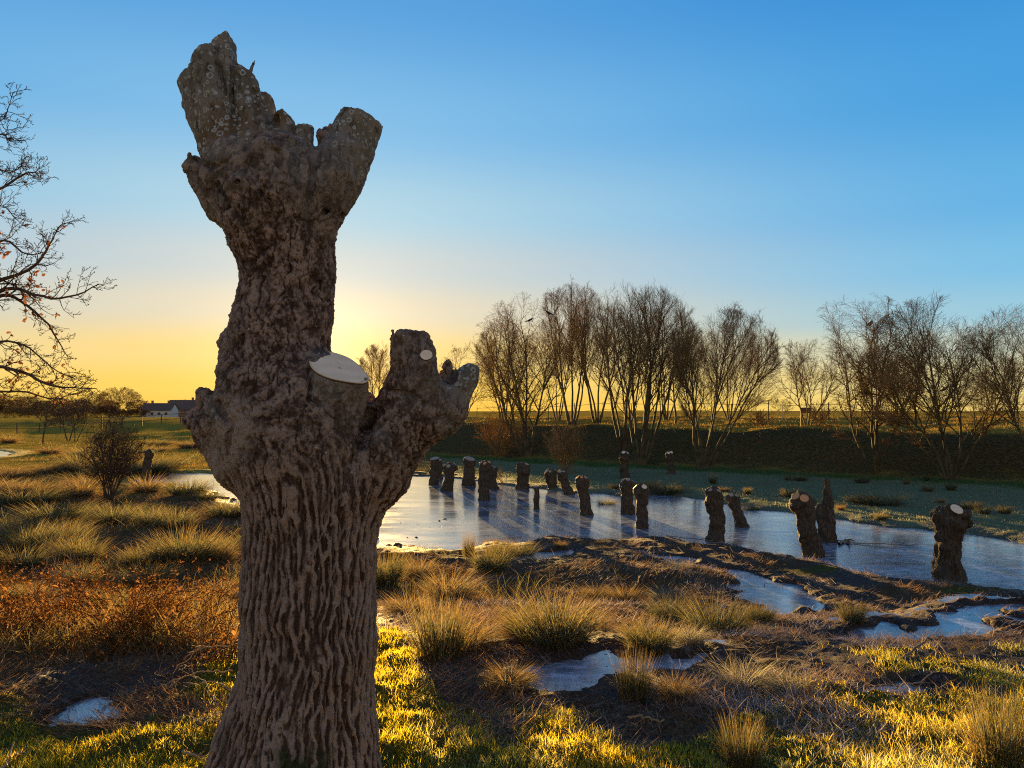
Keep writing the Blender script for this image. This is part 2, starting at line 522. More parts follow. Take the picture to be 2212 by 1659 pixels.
ICE_LABEL = {'main': 'broad sheet of pale blue ice with tree stumps standing in it', 'west': 'strip of ice glowing gold behind the big trunk',
 'channel': 'narrow frozen channel winding in front of the stumps', 'rut': 'frozen puddle filling the muddy ruts', 'pool': 'cracked icy puddle between the big rush tussocks',
 'pool2': 'small grey frozen puddle behind a rush clump', 'pool3': 'little bright puddle in dark mud beside the trunk', 'pool4': 'thin broken ice in mud at the grass edge',
 'pool5': 'small frozen patch behind dark rushes', 'pool6': 'distant glint of ice in the golden marsh'}
for nm, lev, W in POOLS:
    st = .35 if nm in ('main', 'west') else .08
    xs = np.arange(W[:, 0].min() - 1.2, W[:, 0].max() + 1.2, st); yy = np.arange(W[:, 1].min() - 1.2, W[:, 1].max() + 1.2, st)
    XX, YY = np.meshgrid(xs, yy, indexing='ij')
    sd = polysd(XX.ravel(), YY.ravel(), W).reshape(XX.shape)
    cc = (sd[:-1, :-1] < (.8 if st > .1 else .38))
    jj = np.arange(XX.size).reshape(XX.shape)
    q = np.stack([jj[:-1, :-1], jj[1:, :-1], jj[1:, 1:], jj[:-1, 1:]], -1)[cc]
    us, inv = np.unique(q, return_inverse=True)
    V = np.stack([XX.ravel()[us], YY.ravel()[us], np.full(len(us), lev)], 1)
    o = mk('frozen_water', V, inv.reshape(-1, 4), M_ICE)
    tag(o, ICE_LABEL[nm], 'ice', kind='structure')
# ------------------------------------------------------------------ the big pollard
YT = 3.72
SC_T = YT / F            # metres per picture unit at the trunk
def tp(px, py, dy=0.0):
    return at(px, py, YT + dy)

m, nt, out = new_mat('pollard_bark'); n = N(nt)
P = n.obj()
ridge = n.attr('ridge'); sm = n.attr('smoothbark'); moss = n.attr('moss')
nA = n.noise(P, 7, 5, .6); nB = n.noise(P, 40, 5, .65); nC = n.noise(n.scale(P, (1, 1, .35)), 110, 4, .7)
nD = n.noise(P, 2.6, 4, .55)
rough_c = n.mix(n.ramp(ridge, .12, .78), (.056, .030, .018), (.300, .205, .148))
rough_c = n.mix(n.math('MULTIPLY', n.ramp(nA, .54, .74), .4), rough_c, (.17, .090, .040))
rough_c = n.mix(n.math('MULTIPLY', n.ramp(nB, .58, .75), .35), rough_c, (.085, .062, .045))
sm_c = n.mix(n.ramp(nA, .3, .7), (.110, .092, .064), (.195, .165, .124))
sm_c = n.mix(n.math('MULTIPLY', n.ramp(nD, .52, .66), .8), sm_c, (.115, .066, .026))
sm_c = n.mix(n.math('MULTIPLY', n.ramp(nB, .5, .7), .35), sm_c, (.10, .085, .06))
# fine dark fissures and pale crests between them
fz = n.noise(n.scale(P, (1, 1, .28)), 62, 6, .72, .6)
rough_c = n.mix(n.ramp(fz, .44, .33), rough_c, (.035, .020, .012))
fw = n.noise(n.scale(P, (1, 1, .5)), 90, 5, .75)
rough_c = n.mix(n.math('MULTIPLY', n.ramp(fw, .58, .70), .45), rough_c, (.35, .28, .22))
sm_c = n.mix(n.math('MULTIPLY', n.ramp(n.noise(n.scale(P, (1, 1, .5)), 34, 6, .7), .47, .36), .8), sm_c, (.035, .025, .016))
# crustose lichen: rings and discs
def lichen(scale, seed, r0, r1, gate):
    v = n.n('ShaderNodeTexVoronoi', feature='F1'); v.inputs['Scale'].default_value = scale; v.inputs['Randomness'].default_value = .9
    ad = n.n('ShaderNodeVectorMath', operation='ADD'); nt.links.new(P, ad.inputs[0]); ad.inputs[1].default_value = (seed, seed * 1.7, seed * .3)
    wv = n.mix(.012, ad.outputs[0], n.noise(P, 60, 2, .5, 0, True), 'ADD')
    nt.links.new(wv, v.inputs['Vector'])
    d = v.outputs['Distance']
    sp = n.n('ShaderNodeSeparateColor'); nt.links.new(v.outputs['Color'], sp.inputs[0])
    sz = n.math('MULTIPLY_ADD', sp.outputs[1], .20, .0)
    dd = n.math('ADD', d, sz)
    ring = n.math('MULTIPLY', n.ramp(dd, r1, r1 - .05), n.ramp(dd, r0 - .10, r0))
    disc = n.ramp(dd, r1 - .10, r1 - .16)
    kind = n.ramp(sp.outputs[2], .62, .66)
    val = n.mix(kind, ring, disc)
    g = n.math('GREATER_THAN', sp.outputs[0], gate)
    return n.math('MULTIPLY', val, g)
lic = n.math('MAXIMUM', lichen(26, 1.3, .34, .47, .12), lichen(42, 4.1, .30, .45, .30))
patch = n.ramp(nD, .30, .44)
liw = n.math('MULTIPLY', n.math('MULTIPLY', lic, patch), n.ramp(sm, .35, .8))
sm_c = n.mix(n.math('MULTIPLY', liw, .85), sm_c, (.33, .34, .30))
col = n.mix(sm, rough_c, sm_c)
spk = n.n('ShaderNodeTexVoronoi'); spk.inputs['Scale'].default_value = 30; nt.links.new(P, spk.inputs['Vector'])
sps = n.n('ShaderNodeSeparateColor'); nt.links.new(spk.outputs['Color'], sps.inputs[0])
fl = n.math('MULTIPLY', n.math('GREATER_THAN', sps.outputs[0], .90), n.ramp(n.math('ADD', spk.outputs['Distance'], n.math('MULTIPLY', nB, .2)), .27, .21))
col = n.mix(n.math('MULTIPLY', fl, .75), col, (.52, .50, .46))
bare = n.attr('bare')
col = n.mix(n.math('MULTIPLY', bare, n.ramp(nA, .3, .55)), col, (.30, .22, .165))
mossc = n.mix(n.ramp(nB, .35, .65), (.012, .018, .006), (.045, .065, .015))
col = n.mix(n.math('MULTIPLY', moss, n.ramp(n.math('ADD', nA, n.math('MULTIPLY', nB, .5)), .62, .78)), col, mossc)
h = n.math('ADD', n.math('MULTIPLY', nB, .7), n.math('MULTIPLY', nC, .5))
hs = n.math('MULTIPLY_ADD', sm, -.6, 1.0)
b1 = n.bump(n.math('MULTIPLY', h, hs), .018, 1.0)
b2 = n.bump(liw, .003, .6, b1)
nt.links.new(n.bsdf(col, .88, .18, b2), out.inputs[0])
M_BARK = m

def wood_mat(name, base, dark, ringsc):
    m, nt, out = new_mat(name); n = N(nt)
    P = n.obj()
    w = n.n('ShaderNodeTexWave', wave_type='RINGS', rings_direction='SPHERICAL'); w.inputs['Scale'].default_value = ringsc
    w.inputs['Distortion'].default_value = 3.0; w.inputs['Detail'].default_value = 3; w.inputs['Detail Scale'].default_value = 1.5
    nt.links.new(P, w.inputs['Vector'])
    nz = n.noise(P, 14, 5, .6); n2 = n.noise(P, 90, 3, .6)
    col = n.mix(n.math('MULTIPLY', w.outputs['Fac'], .30), base, dark)
    col = n.mix(n.math('MULTIPLY', n.ramp(nz, .55, .75), .6), col, dark)
    rad = n.attr('radial')
    col = n.mix(n.math('MULTIPLY', n.ramp(n.noise(P, 5, 3, .5), .5, .68), .5), col, tuple(v * .8 for v in base))
    pith = n.ramp(n.math('ADD', rad, n.math('MULTIPLY', nz, .12)), .14, .05)
    col = n.mix(pith, col, (.10, .055, .03))
    rim = n.ramp(rad, .90, .985)
    col = n.mix(n.math('MULTIPLY', rim, .75), col, dark)
    col = n.mix(n.ramp(rad, 1.03, 1.1), col, (.07, .045, .03))
    nt.links.new(n.bsdf(col, .7, .25, n.bump(n.math('ADD', n2, n.math('MULTIPLY', w.outputs['Fac'], .4)), .002, .7)), out.inputs[0])
    return m
M_CUT = wood_mat('fresh_cut_wood', (.82, .62, .40), (.60, .40, .22), 9)
M_CUT2 = wood_mat('weathered_cut_wood', (.38, .28, .18), (.22, .13, .07), 9)
M_CUT3 = wood_mat('orange_cut_wood', (.62, .30, .12), (.42, .17, .06), 9)

def pr(x0, y0, r0, x1, y1, r1, dy0=0., dy1=0., k=.05, cut=None, smooth=0., kx=1.0):
    return Cone(tp(x0, y0, dy0), tp(x1, y1, dy1), r0 * SC_T * RS, r1 * SC_T * RS, k, cut, smooth)

def cutp(px, py, dy, nrm):
    nrm = np.array(nrm, float); nrm /= np.linalg.norm(nrm)
    return (tp(px, py, dy), nrm)

RS = .95
TR = []
chain = [(628, 1900, 235), (632, 1760, 205), (634, 1680, 180), (644, 1600, 158), (658, 1500, 146), (669, 1400, 144), (668, 1300, 142), (671, 1200, 143), (676, 1110, 146), (676, 1040, 155), (660, 970, 165), (632, 900, 160), (608, 840, 138), (596, 790, 120), (602, 740, 110), (611, 690, 105), (618, 640, 101), (622, 590, 101), (616, 545, 105), (608, 500, 117), (600, 455, 128)]
for a, b in zip(chain[:-1], chain[1:]):
    TR.append(pr(*a, *b, k=.03))
# root flares
TR += [pr(560, 1560, 50, 470, 1800, 60, -.05, -.10, .14), pr(740, 1560, 50, 790, 1820, 60, -.05, -.1, .12), pr(640, 1540, 50, 620, 1800, 90, -.2, -.33, .12), pr(600, 1580, 50, 540, 1820, 80, .1, .3, .14), pr(720, 1580, 50, 700, 1820, 80, .1, .3, .14)]
# crown of the upper trunk
TR += [
 pr(600, 450, 108, 535, 385, 100, 0, 0, .06, None, .35), pr(600, 440, 105, 682, 405, 86, 0, .0, .06, None, .25), pr(620, 420, 80, 610, 360, 76, -.08, -.06, .06, None, .4), pr(652, 540, 20, 655, 370, 32, -.13, -.13, .03, None, .5), pr(606, 510, 18, 622, 360, 28, -.16, -.15, .03, None, .5), pr(690, 520, 22, 730, 380, 36, -.08, -.10, .035, None, .5), pr(500, 470, 22, 470, 370, 22, -.10, -.08, .03, None, .4), pr(545, 390, 95, 520, 325, 74, 0, .03, .04, None, .3),
 # left broken stub
 pr(490, 430, 58, 420, 362, 24, 0, 0, .04, [cutp(410, 341, 0, (-.35, 0, 1))], .5),
 pr(416, 360, 9, 409, 335, 4, -.03, -.03, .008, None, .3),
 # sheaf of stems leaning up to the left
 pr(468, 345, 30, 390, 125, 25, .03, .03, .008, [cutp(404, 163, .03, (-.68, .1, .66))], 1.),
 pr(500, 345, 34, 424, 62, 32, -.075, -.06, .007, [cutp(439, 121, -.06, (-.62, .15, .70))], 1.),
 pr(478, 345, 30, 412, 105, 25, .0, .0, .008, [cutp(420, 150, .0, (-.6, .15, .70))], 1.),
 pr(530, 345, 36, 478, 30, 33, -.04, -.01, .007, [cutp(484, 92, -.01, (-.45, .15, .85)), cutp(506, 90, 0, (1, 0, .06))], 1.),
 pr(548, 345, 38, 517, 105, 25, .05, .05, .008, [cutp(520, 144, .05, (.45, 0, .8))], 1.),
 pr(552, 350, 38, 526, 130, 24, -.055, -.03, .008, [cutp(531, 160, -.03, (.4, .2, .8))], 1.),
 pr(580, 345, 46, 570, 222, 24, .03, .04, .016, None, .6),
 pr(548, 335, 40, 548, 245, 28, -.09, -.07, .018, None, .9),
 pr(536, 165, 4.5, 549, 134, 4, .0, 0, .01, None, .4), pr(533, 182, 8, 537, 160, 5, 0, 0, .02, None, .4),
 pr(425, 238, 16, 402, 226, 11, .05, .05, .012, None, 1.), pr(428, 265, 14, 410, 250, 6, .05, .05, .012, None, .2),
 # stub with the pointed tip
 pr(595, 370, 40, 620, 222, 20, -.03, -.03, .016, [cutp(626, 251, -.03, (.72, 0, .68)), cutp(603, 243, -.03, (-.50, 0, .86))], .9),
 # short stub pointing at the viewer
 pr(558, 325, 22, 594, 308, 15, -.12, -.21, .016, [cutp(599, 305, -.21, (.86, -.45, .2))], .5),
 # middle stub
 pr(655, 410, 28, 658, 235, 18, -.05, -.02, .014, [cutp(657, 275, -.02, (.04, .12, 1))], 1.),
 pr(635, 405, 42, 632, 330, 28, -.10, -.08, .016, None, .9), pr(600, 400, 40, 612, 330, 30, -.13, -.10, .018, None, .6),
 # great right hand limb
 pr(675, 435, 82, 762, 330, 46, 0, .02, .04, [cutp(790, 262, .02, (.34, .16, 1))], .35),
 pr(712, 390, 50, 785, 215, 36, .0, .0, .03, [cutp(790, 262, .02, (.34, .16, 1))], .95),
 pr(735, 395, 48, 806, 225, 38, .0, .03, .03, [cutp(790, 262, .02, (.34, .16, 1)), cutp(831, 305, .02, (1, 0, .05))], .95),
 pr(695, 400, 46, 735, 330, 38, -.10, -.06, .03, None, .6),
 pr(702, 310, 20, 694, 290, 10, .0, .0, .012), pr(708, 300, 9, 704, 277, 4, .0, .0, .01), pr(716, 295, 8, 714, 272, 4, .02, .02, .01),
 # knots
 pr(512, 415, 36, 513, 396, 20, -.15, -.235, .03, None, .6), pr(555, 490, 40, 560, 470, 38, -.15, -.16, .05, None, .3), pr(512, 470, 30, 516, 478, 22, -.14, -.19, .03),
]
TR.append(Cone(tp(513, 393, -.30), tp(513, 393, -.25), .013, .011, .01, sub=True))
# mid trunk: burl on the left
TR += [
 pr(560, 925, 108, 480, 912, 50, -.02, -.02, .08), pr(478, 885, 38, 446, 860, 15, -.03, -.03, .04), pr(475, 930, 50, 425, 908, 22, .0, .02, .04),
 pr(425, 905, 22, 408, 908, 11, .02, .02, .02), pr(520, 990, 70, 470, 950, 42, .0, .02, .06), pr(450, 955, 22, 432, 945, 14, .04, .04, .03),
 pr(480, 880, 30, 488, 905, 26, -.17, -.22, .05, None, .7), pr(500, 940, 28, 505, 990, 22, -.20, -.19, .05, None, .5),
 pr(500, 745, 30, 498, 760, 18, 0, 0, .05), pr(520, 820, 26, 530, 880, 30, -.2, -.22, .06, None, .3), pr(440, 852, 12, 436, 866, 11, -.02, -.02, .02),
 pr(432, 958, 5, 420, 962, 3.5, -.02, -.03, .01), pr(420, 962, 3.5, 414, 970, 2.5, -.03, -.05, .004),
]
NC1 = np.array([.40, -.58, 1.0]); NC1 /= np.linalg.norm(NC1)
CUT_A = cutp(734, 796, -.20, NC1)
TR += [
 # cut stub in the fork
 pr(690, 930, 92, 722, 790, 53, -.12, -.19, .06, [CUT_A], .6), pr(735, 900, 50, 756, 800, 34, -.14, -.20, .04, [CUT_A], .6), pr(745, 900, 40, 775, 815, 22, -.15, -.21, .03, [CUT_A], .6),
 # limb leaning right
 pr(700, 1060, 125, 800, 1010, 88, .0, .0, .07), pr(800, 1010, 88, 850, 940, 78, 0, .01, .05), pr(850, 940, 78, 893, 860, 70, .01, .02, .05),
 pr(885, 880, 62, 893, 770, 45, .0, .0, .05, [cutp(893, 717, 0, (.06, -.1, 1))], .35), pr(893, 770, 44, 888, 735, 38, .0, .0, .05, [cutp(890, 717, 0, (.1, -.1, 1))], .35), pr(912, 860, 52, 921, 772, 15, -.04, -.14, .03, [cutp(923, 770, -.16, (.1, -1, .65))], .5),
 pr(851, 765, 7, 850, 735, 6, .02, .02, .02, None, .3), pr(850, 735, 6, 847, 716, 4, .02, .02, .01, None, .3),
 pr(920, 900, 62, 962, 880, 46, .0, .02, .05), pr(955, 900, 44, 1006, 822, 27, .02, .02, .04, [cutp(1020, 787, .02, (.25, -.05, 1))], 1.), pr(1006, 822, 27, 1018, 800, 20, .02, .02, .03, [cutp(1020, 787, .02, (.25, -.05, 1))], 1.),
 pr(950, 870, 30, 962, 818, 16, .08, .1, .03), pr(966, 815, 10, 968, 783, 5, .08, .08, .01), pr(975, 850, 20, 985, 808, 9, .08, .08, .02), pr(992, 830, 12, 990, 812, 5, .1, .1, .01),
 pr(830, 985, 30, 822, 960, 26, -.15, -.17, .04, None, .4),
 # dark hollow wood behind the fork
 pr(770, 960, 40, 785, 880, 30, .12, .14, .04), pr(785, 880, 30, 795, 860, 12, .14, .14, .02),
]
TR.append(Cone(tp(775, 985, -.24), tp(792, 905, -.10), .022, .06, .02, sub=True))
TR.append(Cone(tp(974, 848, .02), tp(978, 815, .0), .030, .04, .02, sub=True))
def saw(p, nn, r, deep=.16):
    """everything above a saw cut is taken away"""
    nn = np.asarray(nn) / np.linalg.norm(nn)
    return Cone(p, np.asarray(p) + nn * deep, r, r, .01, [(np.asarray(p), -nn)], sub=True)
cB = cutp(923, 770, -.16, (.1, -1, .65))
TR += [saw(CUT_A[0] + np.cross(NC1, [0, 1., 0]) * -.012, CUT_A[1], .112), saw(cB[0], cB[1], .045, .08)]
def sdf_at(P, prims):
    f = np.full(len(P), 1.0)
    for p in prims:
        q = p.d(P[:, 0], P[:, 1], P[:, 2]); f = np.maximum(f, -q) if p.sub else smin(f, q, p.k)
    return f
def groove(pts, r):
    """a crevice between limbs: follows the bark's front surface along a line"""
    S = []
    for px, py in pts:
        Ys = np.linspace(YT - .55, YT + .1, 90)
        P = np.array([at(px, py, y) for y in Ys]); s_ = sdf_at(P, TR)
        i = int(np.argmax(s_ < 0)) if (s_ < 0).any() else 60
        S.append(P[i])
    for i in range(len(S) - 1):
        ra = r * (1 - .6 * i / (len(S) - 1)); TR.append(Cone(S[i], S[i + 1], ra, r * (1 - .6 * (i + 1) / (len(S) - 1)), .01, sub=True))
for pts, r in [
    ([(432, 180), (448, 225), (466, 275), (480, 320)], .008), ([(470, 140), (485, 185), (502, 240), (515, 300)], .009), ([(512, 160), (520, 200), (530, 250), (538, 320)], .008),
    ([(552, 200), (556, 250), (548, 300)], .013), ([(592, 258), (580, 300), (560, 345), (520, 360)], .016),
    ([(634, 300), (636, 345), (628, 395), (600, 440)], .016), ([(682, 300), (678, 350), (672, 410), (660, 460), (640, 500)], .017), ([(430, 345), (460, 362), (490, 350)], .013),
    ([(545, 345), (556, 400), (590, 450)], .012), ([(470, 400), (500, 440), (540, 480)], .012), ([(740, 470), (700, 455), (680, 500)], .012), ([(600, 330), (606, 370), (640, 410)], .012),
    ([(664, 800), (668, 850), (655, 900), (640, 940)], .014), ([(760, 990), (745, 1030), (735, 1080)], .012), ([(850, 845), (890, 850), (925, 880)], .010), ([(470, 870), (500, 920), (490, 990)], .013), ([(520, 640), (530, 720), (505, 790)], .010), ([(700, 560), (690, 640), (700, 720)], .010)]:
    groove(pts, r * 1.75)
TV, TQ = solid(TR, .0098, .09, zmin=-.12)
# one smooth refinement: split every quad in four, relax
def subdiv(V, Q):
    E = np.sort(np.stack([Q, np.roll(Q, -1, 1)], -1).reshape(-1, 2), 1)
    u, inv = np.unique(E[:, 0].astype(np.int64) * len(V) + E[:, 1], return_inverse=True)
    mid = .5 * (V[u // len(V)] + V[u % len(V)])
    cen = V[Q].mean(1)
    e = inv.reshape(-1, 4) + len(V); c = np.arange(len(Q)) + len(V) + len(mid)
    q = np.concatenate([np.stack([Q[:, i], e[:, i], c, e[:, i - 1]], 1) for i in range(4)])
    return np.concatenate([V, mid, cen]), q
def relax(V, Q, it, f=.5):
    a = Q.ravel(); b = np.roll(Q, -1, 1).ravel()
    cnt = np.bincount(a, minlength=len(V)) + np.bincount(b, minlength=len(V))
    for _ in range(it):
        S = np.zeros_like(V)
        for ax in range(3):
            S[:, ax] = np.bincount(a, V[b, ax], len(V)) + np.bincount(b, V[a, ax], len(V))
        V = V + f * (S / cnt[:, None] - V)
    return V
TV, TQ = subdiv(TV, TQ)
TV = relax(TV, TQ, 1, np.where(proj(TV[:, 0], TV[:, 1], TV[:, 2])[1] < 320, .15, .5)[:, None])
NV = vnormals(TV, TQ)
# how smooth the bark is: nearest primitive decides
wsum = np.zeros(len(TV)); ssum = np.zeros(len(TV))
for p in TR:
    if p.sub: continue
    q = p.d(TV[:, 0], TV[:, 1], TV[:, 2])
    e = np.exp(-np.clip(q / .018, -8, 30)); wsum += e; ssum += e * p.sm
smoothb = ssum / wsum
ppx, ppy = proj(TV[:, 0], TV[:, 1], TV[:, 2])
nzl = fbm(TV / .16, 4, 5)
smoothb = np.clip(smoothb + .28 * nzl * (smoothb > .15), 0, 1)
low = sst(930, 1110, ppy + 40 * nzl)              # furrowed lower trunk
# furrowed bark: interlaced ropy ridges, crumbling at their edges
warp = np.stack([fbm(TV / .13, 3, 61), fbm(TV / .13, 3, 65), fbm(TV / .15, 3, 69)], 1)
fine = fbm(TV / np.array([.014, .014, .030]), 4, 81)
crumb = fbm(TV / np.array([.030, .030, .050]), 4, 83)
zc_ = np.array([tp(c[0], c[1])[2] for c in chain]); xc_ = np.array([tp(c[0], c[1])[0] for c in chain])
th = np.arctan2(TV[:, 0] - np.interp(TV[:, 2], zc_, xc_), -(TV[:, 1] - YT))
w1 = fbm(TV / np.array([.10, .10, .17]), 3, 301); w2 = fbm(TV / np.array([.10, .10, .17]), 3, 305); w3 = fbm(TV / np.array([.04, .04, .07]), 3, 309)
def ropes(N_, sl, w, ph, s0):
    q = th * N_ / (2 * np.pi) + TV[:, 2] * sl + .62 * w + .07 * w3 + ph
    tri = np.abs((q % 1.0) - .5) * 2 + (.20 * crumb + .30 * fine)
    m_ = sst(-.50, .12, fbm(TV / np.array([.09, .09, .26]), 3, s0))
    return (1 - sst(.22, .52, tri)) * (.25 + .75 * m_)
rid = np.maximum(np.maximum(ropes(44, 3.0, w1, 0, 321), ropes(48, -3.3, w2, .37, 325)), .5 * ropes(71, .7, w1 - w2, .1, 329))
stri2 = 1 - np.abs(fbm((TV + warp * .012) / np.array([.012, .012, .11]), 3, 97)) * 1.7
rid = np.clip(.84 * rid + .18 * np.clip(stri2, 0, 1) + .06 * crumb, 0, 1)
disp_low = .019 * (rid - .40) + .006 * fine + .010 * fbm(TV / .2, 2, 86)
# flaky, cracked bark higher up
wt = TV + warp * .03
c1 = np.abs(fbm(wt / np.array([.055, .055, .13]), 4, 23)); c2 = np.abs(fbm(wt / np.array([.022, .022, .050]), 3, 27))
crack = np.minimum(sst(.0, .16, c1), .35 + .65 * sst(.0, .14, c2))
mid_n = fbm(TV / .040, 5, 85, .6); big_n = fbm(TV / .16, 3, 88); tiny = fbm(TV / .016, 3, 99)
flk = np.clip(crack * (.65 + .5 * mid_n) + .25 * tiny, 0, 1)
disp_mid = .010 * (crack - .6) + .006 * mid_n + .010 * big_n + .005 * tiny
ang = fbm(np.stack([ppx / 9.0, ppy / 70.0, TV[:, 1] * 8], 1), 3, 90)
disp_sm = .0028 * mid_n + .005 * big_n + .003 * ang + .0012 * tiny
disp = low * disp_low + (1 - low) * ((1 - smoothb) * disp_mid + smoothb * disp_sm)
cutm = np.zeros(len(TV))
for p, nn in (CUT_A, cutp(923, 770, -.16, (.1, -1, .65))):
    dd = (TV - p) @ nn
    near_ = np.exp(-(np.linalg.norm(TV - p, axis=1) / .2) ** 4)
    cutm = np.maximum(cutm, sst(-.03, -.004, dd) * near_)
disp *= 1 - cutm
TV2 = TV + NV * disp[:, None]
ridge_a = low * rid + (1 - low) * (.12 + .6 * flk + .2 * mid_n) 
moss = sst(1600, 1655, ppy + 25 * nzl) * sst(575, 620, ppx) * sst(730, 690, ppx) + .8 * sst(-.1, .3, fbm(TV / .3, 2, 44)) * sst(150, 60, np.hypot(ppx - 480, (ppy - 880))) * .0
bare = sst(60, 20, np.hypot((ppx - 485) * .9 + (ppy - 950) * .35, (ppy - 960) * .45) + 18 * nzl) * (NV[:, 1] < .3)
bare = np.maximum(bare, .8 * sst(26, 10, np.hypot(ppx - 418, (ppy - 440) * .6) + 8 * nzl))
tree_base = np.array([tp(640, 1700)[0], YT, 0.0])
pollard = root('pollard_tree', tree_base, 'massive gnarled pollard trunk with chopped limbs standing closest on the grass', 'tree')
trunk = mk('trunk', TV2 - tree_base, TQ, M_BARK, pollard, True, dict(ridge=ridge_a, smoothbark=smoothb * (1 - low), moss=moss, bare=bare))

def cut_plate(prims, p, nn, rmax, mat, parent, org, off=.003, under=.02, name='cut_face', seed=1, rmin=.01, allp=None, shrink=.97):
    """a plate of sawn wood whose outline follows the limb just under the saw cut"""
    nn = np.asarray(nn) / np.linalg.norm(nn)
    u = np.cross(nn, [0, 0, 1.]) if abs(nn[2]) < .9 else np.cross(nn, [1., 0, 0]); u /= np.linalg.norm(u); v = np.cross(nn, u)
    A = np.linspace(0, 2 * np.pi, 64, endpoint=False)
    dirs = np.cos(A)[:, None] * u + np.sin(A)[:, None] * v
    rr = np.linspace(rmin, rmax, 70)
    Q = (p - nn * under)[None, None] + dirs[:, None] * rr[None, :, None]
    s = sdf_at(Q.reshape(-1, 3), prims).reshape(64, 70)
    first = np.where((s > 0).any(1), np.argmax(s > 0, 1), 69)
    rad = rr[first] * (1 + .018 * vnoise(np.stack([np.cos(A) * 3, np.sin(A) * 3, np.full(64, seed)], 1), seed))
    rad = shrink * rad
    rad = .25 * np.roll(rad, 1) + .5 * rad + .25 * np.roll(rad, -1)
    if allp is not None:    # sit the plate just proud of the sawn wood
        hs = np.linspace(-.01, .05, 40)
        T = (p + dirs[::4][:, None] * (rad[::4][:, None, None] * np.array([.0, .3, .6, .85])[None, :, None])).reshape(-1, 3)
        S = sdf_at((T[:, None] + nn * hs[None, :, None]).reshape(-1, 3), allp).reshape(len(T), 40)
        top = hs[np.minimum(39, (S < 0).sum(1))]
        off = float(np.quantile(top, .8)) + .003; under = max(under, off + .004)
    rings, V, att = [.0, .08, .35, .7, .92, 1.0, 1.0], [], []
    for i, t in enumerate(rings):
        hgt = off if i < len(rings) - 1 else -under
        if t == 0: continue
        pts = p + nn * hgt + dirs * (rad * t)[:, None]
        V.append(pts); att.append(np.full(64, t if i < len(rings) - 1 else 1.25))
    V.append((p + nn * off)[None]); att.append([0.0])
    V = np.concatenate(V); att = np.concatenate(att)
    nr = len(rings) - 1
    q = []
    for i in range(nr - 1):
        a = np.arange(64) + i * 64; b = a + 64
        q.append(np.stack([a, b, np.roll(b, -1), np.roll(a, -1)], 1))
    c = len(V) - 1
    tri = np.stack([np.full(64, c), np.arange(64), np.roll(np.arange(64), -1)], 1)
    return mk(name, V - org, [np.concatenate(q), tri], mat, parent, False, dict(radial=att))
prims_stub = [p for p in TR if p.cut and not p.sub and any(np.allclose(c[0], CUT_A[0]) for c in p.cut)]
cut_plate(prims_stub, CUT_A[0], NC1, .22, M_CUT, pollard, tree_base, .003, .006, shrink=1.0)
cut_plate([TR_ for TR_ in TR if TR_.cut and not TR_.sub and any(np.allclose(c[0], cB[0]) for c in TR_.cut)], cB[0], cB[1], .04, M_CUT, pollard, tree_base, .0025, .006, seed=3)
# ------------------------------------------------------------------ small pollards standing in the ice
m, nt, out = new_mat('stump_bark'); n = N(nt)
P = n.obj()
g = n.n('ShaderNodeObjectInfo').outputs['Random']
ad = n.n('ShaderNodeVectorMath', operation='ADD'); nt.links.new(P, ad.inputs[0])
cb = n.n('ShaderNodeCombineXYZ'); nt.links.new(n.math('MULTIPLY', g, 9), cb.inputs[0]); nt.links.new(cb.outputs[0], ad.inputs[1]); P = ad.outputs[0]
nA = n.noise(P, 5, 5, .6); nB = n.noise(n.scale(P, (1, 1, .25)), 38, 5, .65); nC = n.noise(P, 60, 3, .6)
col = n.mix(n.ramp(nB, .3, .7), (.032, .022, .014), (.125, .088, .056))
col = n.mix(n.math('MULTIPLY', n.ramp(nA, .55, .72), .7), col, (.036, .042, .012))
col = n.mix(n.math('MULTIPLY', n.ramp(nC, .62, .75), .5), col, (.14, .11, .08))
nt.links.new(n.bsdf(col, .9, .15, n.bump(n.math('ADD', nB, n.math('MULTIPLY', nC, .4)), .03, 1.0)), out.inputs[0])
M_STUMP = m

